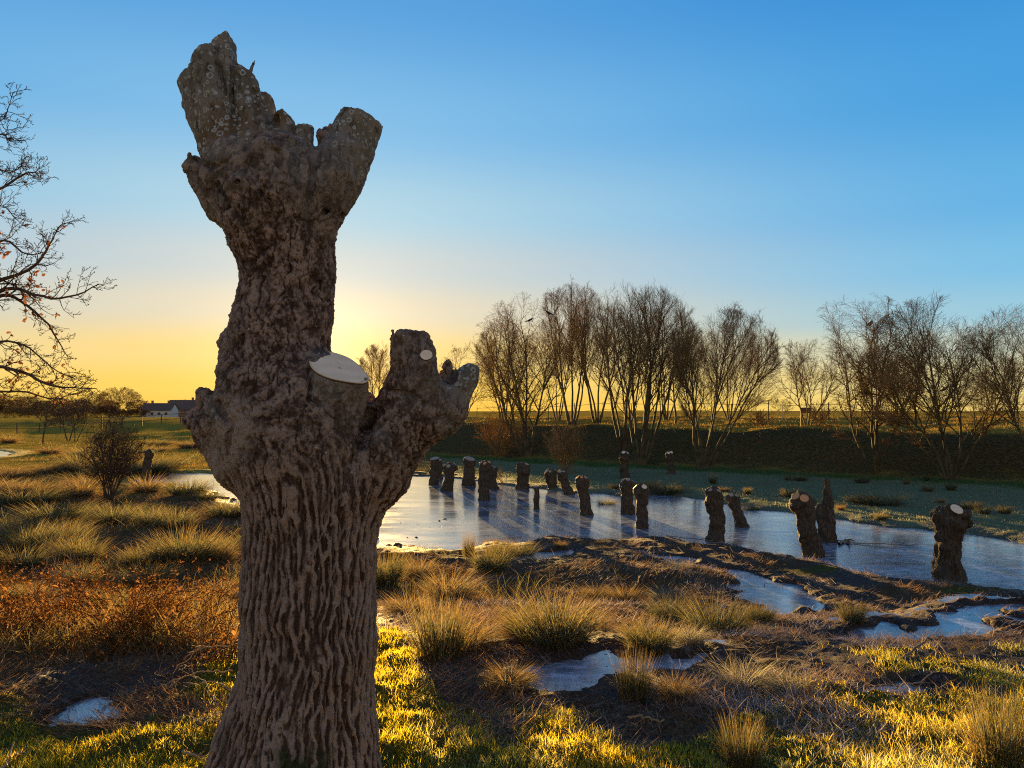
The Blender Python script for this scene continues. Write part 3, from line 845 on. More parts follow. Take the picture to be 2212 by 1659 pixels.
def stump(px, ytop, ybase, wpx, label, lean=0.0, head=1.35, cuts=3, seed=1, z=ICE, kind='pollard', cutmat=None, wtop=None, tall=None, depth=None):
    """px: picture column of the foot; the foot stands at the picture row ybase on the ice or land"""
    rg = np.random.default_rng(seed)
    if z is None: b = on_ground(px, ybase)
    else: b = ray_plane(px, ybase, z)
    Y = b[1]; u = Y / F
    Hh = (ybase - ytop) * u; r = wpx * u * .5
    def Lp(x, y, zz): return np.array([b[0] + x, b[1] + y, b[2] + zz])
    ln = lean * u
    pr_ = []; cl = []
    if kind == 'pollard':
        hr = r * head
        zk = Hh - hr * 1.05
        mid = .5 * zk
        w1 = rg.normal(0, .05, 2) * Hh * .4
        pr_ += [Cone(Lp(0, 0, -.25), Lp(0, 0, .0), r * 1.28, r * 1.05, .05), Cone(Lp(0, 0, 0), Lp(ln * .45 + w1[0], w1[1], mid), r * 1.05, r * .86, .05),
                Cone(Lp(ln * .45 + w1[0], w1[1], mid), Lp(ln, 0, zk), r * .86, r * .98, .05), Cone(Lp(ln, 0, zk - .05), Lp(ln, 0, zk + .3 * hr), r * 1.0, hr * .82, .06)]
        for q in range(4):
            a = rg.uniform(0, 6.28)
            pr_.append(Cone(Lp(0, 0, .15), Lp(math.cos(a) * r * 1.25, math.sin(a) * r * 1.25, -.2), r * .35, r * .3, .08))
        for q in range(5):   # swollen knuckles round the head
            a = rg.uniform(0, 6.28); zz = zk + rg.uniform(-.3, .5) * hr
            pr_.append(Cone(Lp(ln + math.cos(a) * hr * .5, math.sin(a) * hr * .5, zz), Lp(ln + math.cos(a) * hr * .85, math.sin(a) * hr * .85, zz + .15 * hr), hr * .36, hr * .25, .04))
        for q in range(cuts):
            a = -1.57 + (q - (cuts - 1) / 2) * 1.15 + rg.uniform(-.3, .3)
            if q == 1 and cuts > 3: a = rg.uniform(.5, 2.6)
            tilt = rg.uniform(.5, 1.3)
            nn = np.array([math.cos(a) * tilt, math.sin(a) * tilt, 1.0]); nn /= np.linalg.norm(nn)
            c0 = Lp(ln + math.cos(a) * hr * .25, math.sin(a) * hr * .25, zk + .1 * hr)
            c1 = Lp(ln + math.cos(a) * hr * .62, math.sin(a) * hr * .62, Hh - hr * rg.uniform(.02, .35))
            rr = hr * rg.uniform(.20, .33)
            pr_.append(Cone(c0, c1 + nn * .1, rr * 1.2, rr, .04, [(c1, nn)]))
            cl.append((c1, nn, rr * 1.5))
    elif kind == 'post':        # plain thick post sawn flat
        pr_ += [Cone(Lp(0, 0, -.25), Lp(0, 0, .05), r * 1.2, r * 1.02, .05), Cone(Lp(0, 0, 0), Lp(ln * .5 + .02, 0, Hh * .5), r * 1.02, r * .92, .05)]
        nn = np.array([rg.uniform(-.2, .3), -.28, 1.0]); nn /= np.linalg.norm(nn)
        c1 = Lp(ln, 0, Hh - r * .25)
        pr_ += [Cone(Lp(ln * .5 + .02, 0, Hh * .5), Lp(ln, 0, Hh + .1), r * .92, r * head * .9, .05, [(c1, nn)])]
        for q in range(4):
            a = rg.uniform(3.4, 6.0); zz = Hh * rg.uniform(.3, .9)
            pr_.append(Cone(Lp(ln * zz / Hh + math.cos(a) * r * .6, math.sin(a) * r * .6, zz), Lp(ln * zz / Hh + math.cos(a) * r * .95, math.sin(a) * r * .95, zz + .05), r * .35, r * .22, .05))
        cl.append((c1, nn, r * 1.6))
    elif kind == 'snag':        # tall riven snag, splintered at the top, rotten side piece
        pr_ += [Cone(Lp(0, 0, -.25), Lp(0, 0, .1), r * 1.3, r * 1.02, .05), Cone(Lp(0, 0, .1), Lp(ln * .6, 0, Hh * .62), r * 1.02, r * .66, .04), Cone(Lp(ln * .6, 0, Hh * .62), Lp(ln * .8, 0, Hh * .92), r * .66, r * .40, .04),
                Cone(Lp(ln * .8, 0, Hh * .86), Lp(ln * .75, 0, Hh), r * .36, r * .12, .03), Cone(Lp(ln * .8 + r * .25, 0, Hh * .80), Lp(ln * .8 + r * .3, .0, Hh * .96), r * .2, r * .07, .03)]
        pr_ += [Cone(Lp(-r * .9, 0, -.1), Lp(-r * 1.25, -.02, Hh * .50), r * .55, r * .40, .05), Cone(Lp(-r * 1.25, -.02, Hh * .42), Lp(-r * 1.05, 0, Hh * .56), r * .36, r * .2, .04)]
    elif kind == 'rotten':      # crumbling mossy stub on land
        pr_ += [Cone(Lp(0, 0, -.2), Lp(0, 0, .0), r * 1.9, r * 1.2, .1), Cone(Lp(0, 0, 0), Lp(0, 0, Hh * .8), r * 1.15, r * .95, .05, [(Lp(0, 0, Hh * .72), np.array([.15, -.1, .98]))])]
        for q in range(9):
            a = q * .7 + rg.uniform(-.2, .2); hh = Hh * rg.uniform(.7, 1.05)
            pr_.append(Cone(Lp(math.cos(a) * r * .8, math.sin(a) * r * .8, Hh * .3), Lp(math.cos(a) * r * .85, math.sin(a) * r * .85, hh), r * .28, r * .14, .04))
        pr_.append(Cone(Lp(-r, 0, .05), Lp(-r * 2.2, -.05, -.05), r * .5, r * .3, .08))
    for c, nn, rr in cl: pr_.append(saw(c, nn, rr * .80, r * 1.2))
    h = max(.012, min(.03, u * 3.2))
    V, Q = solid(pr_, h, .06)
    V = relax(V, Q, 1, .4); NN = vnormals(V, Q)
    fl = np.abs(fbm((V + seed) / np.array([.09, .09, .32]), 4, seed)); lump = fbm((V + seed) / .13, 4, seed + 7)
    dd = (.30 * (fl - .3) + .20 * lump) * r
    for c, nn, rr in cl:
        dd *= 1 - sst(-.03, -.005, (V - c) @ nn) * sst(rr * 1.5, rr * 1.1, np.linalg.norm(V - c, axis=1))
    V = V + NN * dd[:, None]
    o = root('pollard_stump', b, label, 'tree stump', 'pollard stumps in the frozen marsh')
    mk('trunk', V - b, Q, M_STUMP, o)
    for i, (c, nn, rr) in enumerate(cl):
        own = [p for p in pr_ if p.cut and not p.sub and np.allclose(p.cut[0][0], c)]
        cut_plate(own, c, nn, rr, (cutmat or M_CUT2), o, b, .006, .010, seed=seed + i)
    return o
ST = [
 (P_ := None) ]
stump(936, 988, 1046, 19, 'slim leaning stump, leftmost of those in the gold-lit ice', 3, 1.15, 1, 11, kind='post')
stump(948, 992, 1034, 16, 'dim stump half hidden behind the leftmost slim stump', -2, 1.2, 1, 12, kind='post')
stump(965, 1000, 1060, 22, 'short stump with flared two-knuckled head beside the leftmost slim stump', 6, 1.4, 3, 13)
stump(1012, 988, 1048, 24, 'straight thick stump with one pale slanting top, third along from the big trunk', 2, 1.15, 1, 14, kind='post')
stump(1045, 996, 1080, 22, 'tall stump with round orange saw cut facing the viewer', 3, 1.2, 3, 15, cutmat=M_CUT3)
stump(1066, 1006, 1056, 20, 'dark stump standing close behind the orange cut stump', -4, 1.3, 2, 16)
stump(1128, 1000, 1056, 26, 'knobbly stump with several small pale cuts, below the drooping willow', 2, 1.25, 4, 17)
stump(1194, 1013, 1056, 22, 'stump with knuckled side, left one of a leaning pair by the grey brush', -4, 1.3, 3, 18)
stump(1229, 1015, 1068, 20, 'crooked stump leaning left, right one of a pair by the grey brush', -14, 1.2, 2, 19)
stump(1159, 1050, 1100, 12, 'thin short pointed post alone in the ice', -2, .9, 1, 20, kind='post')
stump(1268, 1027, 1112, 25, 'split stump leaning left with two pale cuts on top', -12, 1.25, 3, 21, cutmat=M_CUT3)
stump(1358, 1034, 1110, 27, 'dark hollow stump just behind a mossy knobbed stump', -2, 1.25, 3, 22)
stump(1386, 1047, 1140, 27, 'mossy club-headed stump with three pale cuts, in open ice', 0, 1.45, 4, 23, cutmat=M_CUT)
stump(1548, 1055, 1168, 34, 'thick mossy upright stump with two pale slanting cuts', -5, 1.1, 2, 24)
stump(1602, 1066, 1138, 24, 'small curved stump leaning left with one pale flat cut', -18, 1.35, 2, 25)
stump(1757, 1066, 1201, 40, 'stout leaning stump with two orange saw cuts on its fist-like head', -22, 1.35, 3, 26, cutmat=M_CUT3)
stump(1790, 1030, 1170, 32, 'tall splintered grey snag behind the orange-cut leaning stump', -2, 1, 0, 27, kind='snag')
stump(2051, 1092, 1252, 58, 'broad stump with bulging mossy head and pale cuts, nearest and rightmost in the ice', 0, 1.30, 5, 28, cutmat=M_CUT)
stump(1350, 975, 1032, 20, 'shadowed stump with pale cuts on the green strip below the bank', -1, 1.2, 2, 29, z=None, cutmat=M_CUT)
stump(1450, 975, 1024, 15, 'slender shadowed stump with two bright cuts under the dark bank', -3, 1.25, 2, 30, z=None, cutmat=M_CUT)
stump(312, 972, 1046, 16, 'leaning stump with shaggy top in the gold ice left of the big trunk', 9, 1.2, 0, 31)
stump(1402, 1240, 1284, 44, 'crumbling low mossy stump among brown litter on the near shore', 0, 1, 0, 32, z=None, kind='rotten')
# ------------------------------------------------------------------ grasses
def blade_mat(name, c0, c1, c2, trans=.55, frost=None, gloss=.01):
    """c0 green, c1 dry, c2 tip; 'tint' picks between them for each blade"""
    m, nt, out = new_mat(name); n = N(nt)
    t = n.attr('tint'); a = n.attr('along')
    col = n.mix(t, c0, c1)
    col = n.mix(n.math('MULTIPLY', n.ramp(a, .55, 1.0), .6), col, c2)
    if frost: col = n.mix(n.math('MULTIPLY', n.attr('frost'), .75), col, frost)
    d = n.n('ShaderNodeBsdfDiffuse'); tr = n.n('ShaderNodeBsdfTranslucent'); nt.links.new(col, d.inputs[0]); nt.links.new(col, tr.inputs[0])
    gl = n.n('ShaderNodeBsdfGlossy'); gl.inputs['Roughness'].default_value = .45; gl.inputs[0].default_value = (.8, .8, .8, 1)
    mx = n.n('ShaderNodeMixShader'); mx.inputs[0].default_value = trans; nt.links.new(d.outputs[0], mx.inputs[1]); nt.links.new(tr.outputs[0], mx.inputs[2])
    m2 = n.n('ShaderNodeMixShader'); m2.inputs[0].default_value = gloss; nt.links.new(mx.outputs[0], m2.inputs[1]); nt.links.new(gl.outputs[0], m2.inputs[2])
    nt.links.new(m2.outputs[0], out.inputs[0])
    return m
M_TURF = blade_mat('turf_blades', (.36, .33, .010), (.74, .50, .035), (.80, .54, .05), .66, (.34, .42, .40))
M_RUSH = blade_mat('rush_blades', (.055, .072, .020), (.235, .125, .032), (.26, .145, .040), .48, (.36, .37, .29))
M_STRAW = blade_mat('dead_straw', (.13, .066, .030), (.33, .20, .09), (.34, .21, .10), .38, (.46, .46, .50))
M_FERN = blade_mat('dead_fern', (.075, .030, .010), (.29, .135, .042), (.30, .15, .045), .48, None, 0.0)

def blades(P, az, L, W, a0, a1, seg=4, tint=None, frost=None, az2=None, rg=rng):
    """flat tapering blades: a0 lean from upright at the root, a1 extra bend towards the tip"""
    M = len(P)
    V = np.zeros((M, seg, 2, 3)); cur = P.copy()
    sd_ = rg.uniform(0, 2 * np.pi, M) * .5 + az + np.pi / 2
    side = np.stack([np.cos(sd_), np.sin(sd_), np.zeros(M)], 1)
    tip = None
    for k in range(seg):
        t = k / seg
        w = (W * (1 - t ** 2.0) * (.75 + .25 * min(1, t * 3)))[:, None] * .5
        V[:, k, 0] = cur - side * w; V[:, k, 1] = cur + side * w
        th = a0 + a1 * (t + .5 / seg)
        azz = az if az2 is None else az + az2 * t
        st = np.stack([np.cos(azz) * np.sin(th), np.sin(azz) * np.sin(th), np.cos(th)], 1)
        cur = cur + st * (L / seg)[:, None]
    nv = seg * 2 + 1
    VV = np.concatenate([V.reshape(M, seg * 2, 3), cur[:, None]], 1)
    base = (np.arange(M) * nv)[:, None]
    q = [base + np.array([2 * k, 2 * k + 1, 2 * k + 3, 2 * k + 2]) for k in range(seg - 1)]
    tri = base + np.array([2 * seg - 2, 2 * seg - 1, 2 * seg])
    Q = np.concatenate(q) if q else np.zeros((0, 4), int)
    al = np.tile(np.concatenate([np.repeat(np.arange(seg) / seg, 2), [1.0]]), M)
    at_ = dict(along=al, tint=np.repeat(tint if tint is not None else rg.random(M), nv))
    if frost is not None: at_['frost'] = np.repeat(frost, nv)
    return VV.reshape(-1, 3), [Q, tri], at_

def scatter(nn, x0, x1, y0, y1, power=1.0, rg=rng):
    """points over a wedge in front of the camera; more of them close by"""
    t = rg.random(nn)
    Y = (y0 ** (1 - power) + t * (y1 ** (1 - power) - y0 ** (1 - power))) ** (1 / (1 - power)) if power != 1 else y0 * (y1 / y0) ** t
    X = rg.uniform(x0, x1, nn) * (Y + .8)
    return X, Y

# --- short turf
X, Y = scatter(560000, -.84, .84, 2.3, 9.5, 1.6)
z, near = ground_z(X, Y)
tf, md, mw, bk, fd, px, py, n1, n2 = zones(X, Y, z, near)
dens = fbm(xy3(X, Y, .12), 3, 201)
keep = (rng.random(len(X)) < tf * np.clip(.70 + .8 * dens, .08, 1)) & (near > .06) & ~((px < 420) & (px > 80) & (near < .28))
X, Y, z, n1, n2, px, py = X[keep], Y[keep], z[keep], n1[keep], n2[keep], px[keep], py[keep]
M = len(X)
hgt = (.018 + .034 * rng.random(M) ** 1.5) * (1 + .55 * np.clip(fbm(xy3(X, Y, .35), 3, 205), -1, 1)) * (1 + .4 * sst(1600, 2000, px))
shade = fbm(xy3(X, Y, .6), 3, 208)
tint = np.clip(.34 + .35 * rng.normal(0, .6, M) + .35 * shade, 0, 1)
fr = np.clip(sst(1500, 2100, px) * .28 + .35 * (shade < -.1) * (px > 900) + .15 * rng.normal(0, 1, M), 0, 1) * (rng.random(M) < .6)
V, Fc, A = blades(np.stack([X, Y, z - .004], 1), rng.uniform(0, 6.28, M), hgt, rng.uniform(.0018, .0036, M) * (1 + .12 * Y), rng.uniform(.0, .7, M), rng.uniform(.1, 1.1, M), 3, tint, fr)
o = mk('turf_grass', V, Fc, M_TURF, None, False, A)
tag(o, 'short sunlit yellow-green grass around the foot of the big trunk', 'grass', kind='stuff')
NTURF = M

# --- flattened dead straw over the brown ground
X, Y = scatter(480000, -.84, .84, 3.0, 30, 1.25)
z, near = ground_z(X, Y)
tf, md, mw, bk, fd, px, py, n1, n2 = zones(X, Y, z, near)
clump = fbm(xy3(X, Y, .55), 3, 221)
keep = (rng.random(len(X)) < (1 - .9 * tf) * (1 - mw) * (1 - bk) * np.clip(.55 + 1.0 * clump - .30 * md, .08, 1)) & (near > -.03 - .25 * (rng.random(len(X)) < .05) - .1 * (islands(X, Y) > .3))
X, Y, z, near, px, py, clump = X[keep], Y[keep], z[keep], near[keep], px[keep], py[keep], clump[keep]
M = len(X)
z = np.maximum(z, np.where(near < 0, ICE + .005 if True else 0, z))
Ls = rng.uniform(.03, .13, M) * (1 + .03 * Y); a0 = rng.uniform(.85, 1.6, M)
flow = 3.0 * fbm(xy3(X, Y, 1.4), 2, 225)
fr = np.clip(.25 + .5 * fbm(xy3(X, Y, .8), 3, 228) + .25 * sst(900, 1500, px) - .35 * sst(900, 500, px), 0, 1) * (rng.random(M) < .55)
tint = np.clip(rng.random(M) * .9 + .2 * clump, 0, 1)
V, Fc, A = blades(np.stack([X, Y, z + .004], 1), flow + rng.normal(0, 1.0, M), Ls, rng.uniform(.0022, .0042, M) * (1 + .10 * Y), a0, rng.uniform(-.3, .7, M), 3, tint, fr, rng.normal(0, .8, M))
o = mk('straw_litter', V, Fc, M_STRAW, None, False, A)
tag(o, 'flattened frosty dead straw covering the brown ground', 'dead grass', kind='stuff')

# --- loose rough grass of the left and far marsh, taller
X, Y = scatter(300000, -.84, .84, 5.5, 60, 1.05)
z, near = ground_z(X, Y)
tf, md, mw, bk, fd, px, py, n1, n2 = zones(X, Y, z, near)
cl = fbm(xy3(X, Y, 1.5), 4, 241)
leftw = sst(900, 560, px) * (1 - tf)
midw = .35 * sst(1500, 850, px) * sst(6, 9, Y) * (Y < 15)
farw = np.where((Y > 20) & (foot_d(X, Y) < 2) & (px < 960), .7, 0)
keep = (rng.random(len(X)) < np.maximum(np.maximum(leftw * (Y < 40) * np.where(Y > 18, 1.8, 1), midw), farw) * np.clip(.15 + 1.5 * cl, .03, 1)) & (near > .12)
X, Y, z, px, py, cl = X[keep], Y[keep], z[keep], px[keep], py[keep], cl[keep]
M = len(X)
hg = (.10 + .22 * rng.random(M) ** 1.6) * np.clip(.6 + cl, .4, 1.5)
tint = np.clip(.50 - .42 * sst(1075, 1110, py) * sst(1330, 1250, py) + .4 * rng.normal(0, .6, M) + .35 * fbm(xy3(X, Y, 3), 2, 245), 0, 1)  # the greener band paints shade over the left mid marsh into the tint
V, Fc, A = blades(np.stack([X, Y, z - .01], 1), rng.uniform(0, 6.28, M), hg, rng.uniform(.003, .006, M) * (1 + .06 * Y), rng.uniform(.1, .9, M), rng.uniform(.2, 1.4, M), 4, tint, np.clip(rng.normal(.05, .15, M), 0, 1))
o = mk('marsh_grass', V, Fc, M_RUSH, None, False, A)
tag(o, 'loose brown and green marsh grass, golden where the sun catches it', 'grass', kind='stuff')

# --- frosty low grass of the meadow behind the ice, and the bank and fields
X, Y = scatter(240000, -.80, .84, 14, 75, 1.0)
z, near = ground_z(X, Y)
tf, md, mw, bk, fd, px, py, n1, n2 = zones(X, Y, z, near)
d_ = foot_d(X, Y)
pm = np.maximum(mw, (d_ > -2) * .8) * np.clip(.6 + 1.0 * fbm(xy3(X, Y, .8), 3, 261), .1, 1)
keep = (rng.random(len(X)) < pm) & (near > .1)
X, Y, z, px, d_, mw = X[keep], Y[keep], z[keep], px[keep], d_[keep], mw[keep]
M = len(X)
fr = np.clip(mw * .8 * sst(2, -3, d_) + rng.normal(0, .15, M), 0, 1)
hg = (.03 + .07 * rng.random(M)) * (1 + .8 * (d_ > 0))
V, Fc, A = blades(np.stack([X, Y, z - .01], 1), rng.uniform(0, 6.28, M), hg, rng.uniform(.003, .006, M) * (1 + .05 * Y), rng.uniform(.0, .9, M), rng.uniform(.2, 1.2, M), 3, np.clip(.14 + .75 * sst(1, 7, d_) + rng.normal(0, .2, M), 0, 1), fr)  # tint turns golden up the bank, painting in its sunlit crest
o = mk('meadow_grass', V, Fc, M_RUSH, None, False, A)
tag(o, 'low frosted grass on the meadow and bank behind the ice', 'grass', kind='stuff')

# ------------------------------------------------------------------ rush tussocks
def tussock_mesh(kind, seed):
    rg = np.random.default_rng(seed)
    nb = {'green': 1000, 'straw': 950, 'pale': 700, 'dark': 800, 'upright': 620}[kind]
    r = np.sqrt(rg.random(nb)) * .30; a = rg.uniform(0, 6.28, nb)
    off = rg.normal(0, .05, (nb, 2))
    P = np.stack([r * np.cos(a) + off[:, 0], r * np.sin(a) + off[:, 1], np.full(nb, -.04)], 1)
    out_ = r / .30
    L = rg.uniform(.45, 1.12, nb)
    if kind in ('green', 'dark'): a0, a1 = .10 + .55 * out_ * rg.random(nb), rg.uniform(.1, .8, nb) * (.4 + out_)
    elif kind == 'upright': a0, a1 = .05 + .35 * out_ * rg.random(nb), rg.uniform(.0, .4, nb)
    else: a0, a1 = .20 + .7 * out_ * rg.random(nb), rg.uniform(.5, 1.9, nb) * (.5 + .6 * out_)
    dr = rg.random(nb) < .30      # broken, drooping blades
    a1 = np.where(dr, a1 + 1.2, a1)
    az = a + rg.normal(0, .5, nb)
    t = {'green': .22, 'upright': .28, 'dark': .15, 'straw': .72, 'pale': .55}[kind]
    tint = np.clip(rg.normal(t, .24, nb) + .35 * dr, 0, 1)
    fr = np.clip(rg.normal({'pale': .55, 'dark': .08, 'green': .06, 'upright': .05, 'straw': .12}[kind], .2, nb), 0, 1)
    V, Fc, A = blades(P, az, L, rg.uniform(.007, .014, nb), a0, a1, 5, tint, fr, rg.normal(0, .4, nb), rg)
    return V, Fc, A
TM = {}
for kd in ('green', 'straw', 'pale', 'dark', 'upright'):
    for s in (0, 1, 2):
        V, Fc, A = tussock_mesh(kd, 300 + 7 * s + len(kd) * 31)
        ob = mk('rush_tussock', V, Fc, M_RUSH, None, False, A)
        TM[kd, s] = ob.data
        bpy.data.objects.remove(ob)
def tussock(px, yb, hpx, wpx, kd, label, group='rush tussocks in the marsh', i=[0]):
    b = on_ground(px, yb)
    u = b[1] / F
    i[0] += 1
    o = bpy.data.objects.new('rush_tussock', TM[kd, i[0] % 3]); C.objects.link(o)
    hs = hpx * u / 1.05; ws = wpx * u / (1.05 if kd != 'straw' else 1.35)
    o.location = tuple(b); o.scale = (ws, ws, hs); o.rotation_euler = (0, 0, (i[0] * 2.399) % 6.28)
    return tag(o, label, 'rush tussock', group)
for t in [
 (948, 1418, 150, 150, 'upright', 'tall dark rush tussock just right of the big trunk, golden behind'),
 (1010, 1400, 90, 170, 'straw', 'golden straw tussock spilling right of the tall dark rush'),
 (1195, 1402, 130, 190, 'green', 'largest dark green rush tussock, in front of the icy puddle'),
 (1120, 1385, 80, 110, 'straw', 'sunlit straw tussock against the left side of the largest green tussock'),
 (1270, 1372, 70, 120, 'straw', 'sunlit straw tussock behind the right side of the largest green tussock'),
 (1100, 1475, 62, 150, 'straw', 'collapsed grey straw tussock at the left edge of the icy puddle'),
 (1402, 1412, 76, 120, 'green', 'spiky green tussock on the right bank of the icy puddle'),
 (1368, 1503, 120, 86, 'upright', 'upright green tussock at the near end of the icy puddle'),
 (1462, 1505, 66, 100, 'straw', 'low straw tussock right of the upright green tussock'),
 (1608, 1472, 84, 130, 'pale', 'broad pale frosted tussock in the dark mud'),
 (1702, 1482, 66, 90, 'pale', 'smaller grey tussock touching the broad pale frosted one'),
 (1490, 1402, 50, 80, 'pale', 'small whitish frosted tussock below the dark brown mound'),
 (1545, 1368, 100, 140, 'dark', 'dark brown mounded tussock beside the frozen channel'),
 (1455, 1345, 60, 110, 'dark', 'dull tussock left of the dark brown mound'),
 (1640, 1338, 52, 66, 'green', 'small green tussock at the lower end of the frozen channel'),
 (1842, 1348, 58, 60, 'green', 'lone small tussock with one bent stalk on the mud right of the channel'),
 (965, 1292, 96, 150, 'straw', 'golden brown tussock above the tall dark rush'),
 (880, 1330, 70, 120, 'straw', 'arched golden tussock against the trunk side'),
 (832, 1268, 92, 90, 'green', 'olive tussock half behind the right edge of the big trunk'),
 (905, 1245, 60, 90, 'straw', 'sunlit straw tussock near the littered ice edge'),
 (1060, 1232, 60, 86, 'dark', 'dark tussock between the small icy patch and golden tussocks'),
 (1122, 1192, 46, 80, 'dark', 'dark green tussock on the shore above the small icy patch'),
 (1085, 1205, 50, 60, 'green', 'green tussock joined to the left of the dark shore tussock'),
 (1013, 1200, 66, 34, 'upright', 'narrow upright tussock at the edge of the gold ice'),
 (1210, 1182, 22, 36, 'straw', 'tiny straw tuft right of the dark shore tussock'),
 (1602, 1632, 124, 112, 'upright', 'dark upright tussock in the sunlit turf at the bottom edge'),
 (2158, 1650, 170, 150, 'upright', 'large golden-backed rush tussock in the bottom right corner'),
 (1350, 1300, 50, 90, 'straw', 'brown tussock left of the crumbling low stump'),
 (1440, 1300, 45, 80, 'pale', 'grey tussock around the foot of the crumbling low stump'),
 (1290, 1290, 40, 90, 'straw', 'low sunlit tussock well left of the crumbling stump'),
 (175, 1215, 66, 96, 'green', 'dark green tussock in the middle of the left marsh'),  # left marsh tussocks: dark and green kinds stand in for shade
 (60, 1186, 74, 120, 'dark', 'dark shaded tussock at the left picture edge'),
 (400, 1216, 90, 150, 'green', 'broad blue-green tussock left of the big trunk'),
 (310, 1222, 56, 90, 'green', 'green tussock joined to the left of the broad blue-green one'),
 (325, 1136, 50, 86, 'dark', 'dark tussock right of the bare shrub'),
 (250, 1128, 46, 110, 'dark', 'shaded tussock at the foot of the bare shrub'),
 (478, 1292, 60, 130, 'straw', 'pale golden arched tussock touching the left side of the trunk'),
 (320, 1262, 58, 110, 'green', 'olive tussock behind the rusty bracken'),
 (120, 1125, 54, 140, 'dark', 'wide dark tussock left of the bare shrub'),
 (25, 1150, 48, 110, 'dark', 'shaded tussock above the edge tussock at far left'),
 (480, 1212, 60, 70, 'straw', 'rusty tussock close against the trunk, beside the blue-green one'),
 (60, 1300, 60, 100, 'straw', 'rusty straw tussock at the left edge behind the bracken'),
 (370, 1048, 12, 22, 'dark', 'tiny dark tuft standing in the gold ice'),
 (445, 1078, 24, 60, 'dark', 'dark tuft on the near rim of the gold ice'),
 (1905, 1090, 30, 90, 'dark', 'wide dark tussock clump on the frosted meadow right of the snag'),
 (1860, 1086, 26, 60, 'dark', 'smaller dark clump on the left of the wide meadow clump'),
 (1440, 1062, 28, 80, 'dark', 'dark meadow tussock beyond the mossy club-headed stump'),
 (1400, 1056, 24, 50, 'dark', 'dark meadow tussock above the dark hollow stump'),
 (1620, 1094, 22, 36, 'dark', 'small dark tussock right of the curved leaning stump'),
 (1706, 1072, 22, 40, 'dark', 'dark tussock left behind the fist-headed stump'),
 (2098, 1100, 22, 44, 'dark', 'dark tussock on the meadow behind the broad right stump'),
 (1310, 1082, 22, 40, 'dark', 'dark tuft in ice between split stump and hollow stump'),
]:
    tussock(*t)
r2 = np.random.default_rng(77)
def inwater(px, py):
    g = ray_plane(px, py, ICE)
    return any(polysd(np.array([g[0]]), np.array([g[1]]), W)[0] < .25 for _, _, W in POOLS)
k = 0
while k < 18:
    px, py = r2.uniform(1300, 2230), r2.uniform(1030, 1135)
    if inwater(px, py) or foot_d(*ray_plane(px, py, LOW)[:2]) > -.5 or py > np.interp(px, [1300, 2212], [1072, 1150]): continue
    tussock(px, py, r2.uniform(14, 26), r2.uniform(16, 34), r2.choice(['dark', 'green', 'straw']), 'small dim tuft dotted over the frosted meadow', 'small tufts on the frosted meadow'); k += 1
k = 0
while k < 34:
    px, py = r2.uniform(-40, 520), r2.uniform(955, 1090)
    if inwater(px, py) or 200 < px < 280 and py > 1040: continue
    s = (py - 885) / 190
    tussock(px, py, r2.uniform(24, 44) * (.35 + s), r2.uniform(60, 120) * (.35 + s), r2.choice(['straw', 'green', 'straw', 'dark']), 'tussock glowing brown-gold in the far left marsh', 'tussocks of the far left marsh'); k += 1
k = 0
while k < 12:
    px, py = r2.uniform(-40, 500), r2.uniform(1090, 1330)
    tussock(px, py, r2.uniform(36, 60), r2.uniform(80, 130), r2.choice(['dark', 'green', 'dark']), 'rough tussock in the crowded left marsh behind the bracken', 'tussocks of the near left marsh'); k += 1  # shade over this marsh is put into the dark and green kinds
# ------------------------------------------------------------------ bare trees
def twig_mat(name, c0, c1, tr=0.0):
    m, nt, out = new_mat(name); n = N(nt)
    P = n.pos(); nz = n.noise(P, 3, 4, .6)
    col = n.mix(n.ramp(nz, .3, .7), c0, c1)
    nt.links.new(n.bsdf(col, .9, .04), out.inputs[0]); return m
M_TRUNK = twig_mat('willow_bark', (.050, .042, .026), (.12, .10, .055))
M_TWIG = twig_mat('willow_twigs', (.15, .095, .040), (.24, .155, .065))
M_TWIGG = twig_mat('golden_twigs', (.20, .12, .040), (.30, .18, .06))
M_OAKT = twig_mat('oak_twigs', (.060, .042, .030), (.11, .075, .05))
M_BRN = twig_mat('brown_twigs', (.10, .050, .022), (.17, .08, .035))

def vnorm(v):
    l = math.sqrt(v[0] * v[0] + v[1] * v[1] + v[2] * v[2]) + 1e-9
    return (v[0] / l, v[1] / l, v[2] / l)
def around(d, ang, az):
    """turn d away from itself by ang, in direction az round it"""
    ref = (0, 0, 1) if abs(d[2]) < .95 else (1, 0, 0)
    a = vnorm((d[1] * ref[2] - d[2] * ref[1], d[2] * ref[0] - d[0] * ref[2], d[0] * ref[1] - d[1] * ref[0]))
    b = (d[1] * a[2] - d[2] * a[1], d[2] * a[0] - d[0] * a[2], d[0] * a[1] - d[1] * a[0])
    c, s, ca, sa = math.cos(ang), math.sin(ang), math.cos(az), math.sin(az)
    return vnorm(tuple(d[i] * c + (a[i] * ca + b[i] * sa) * s for i in range(3)))

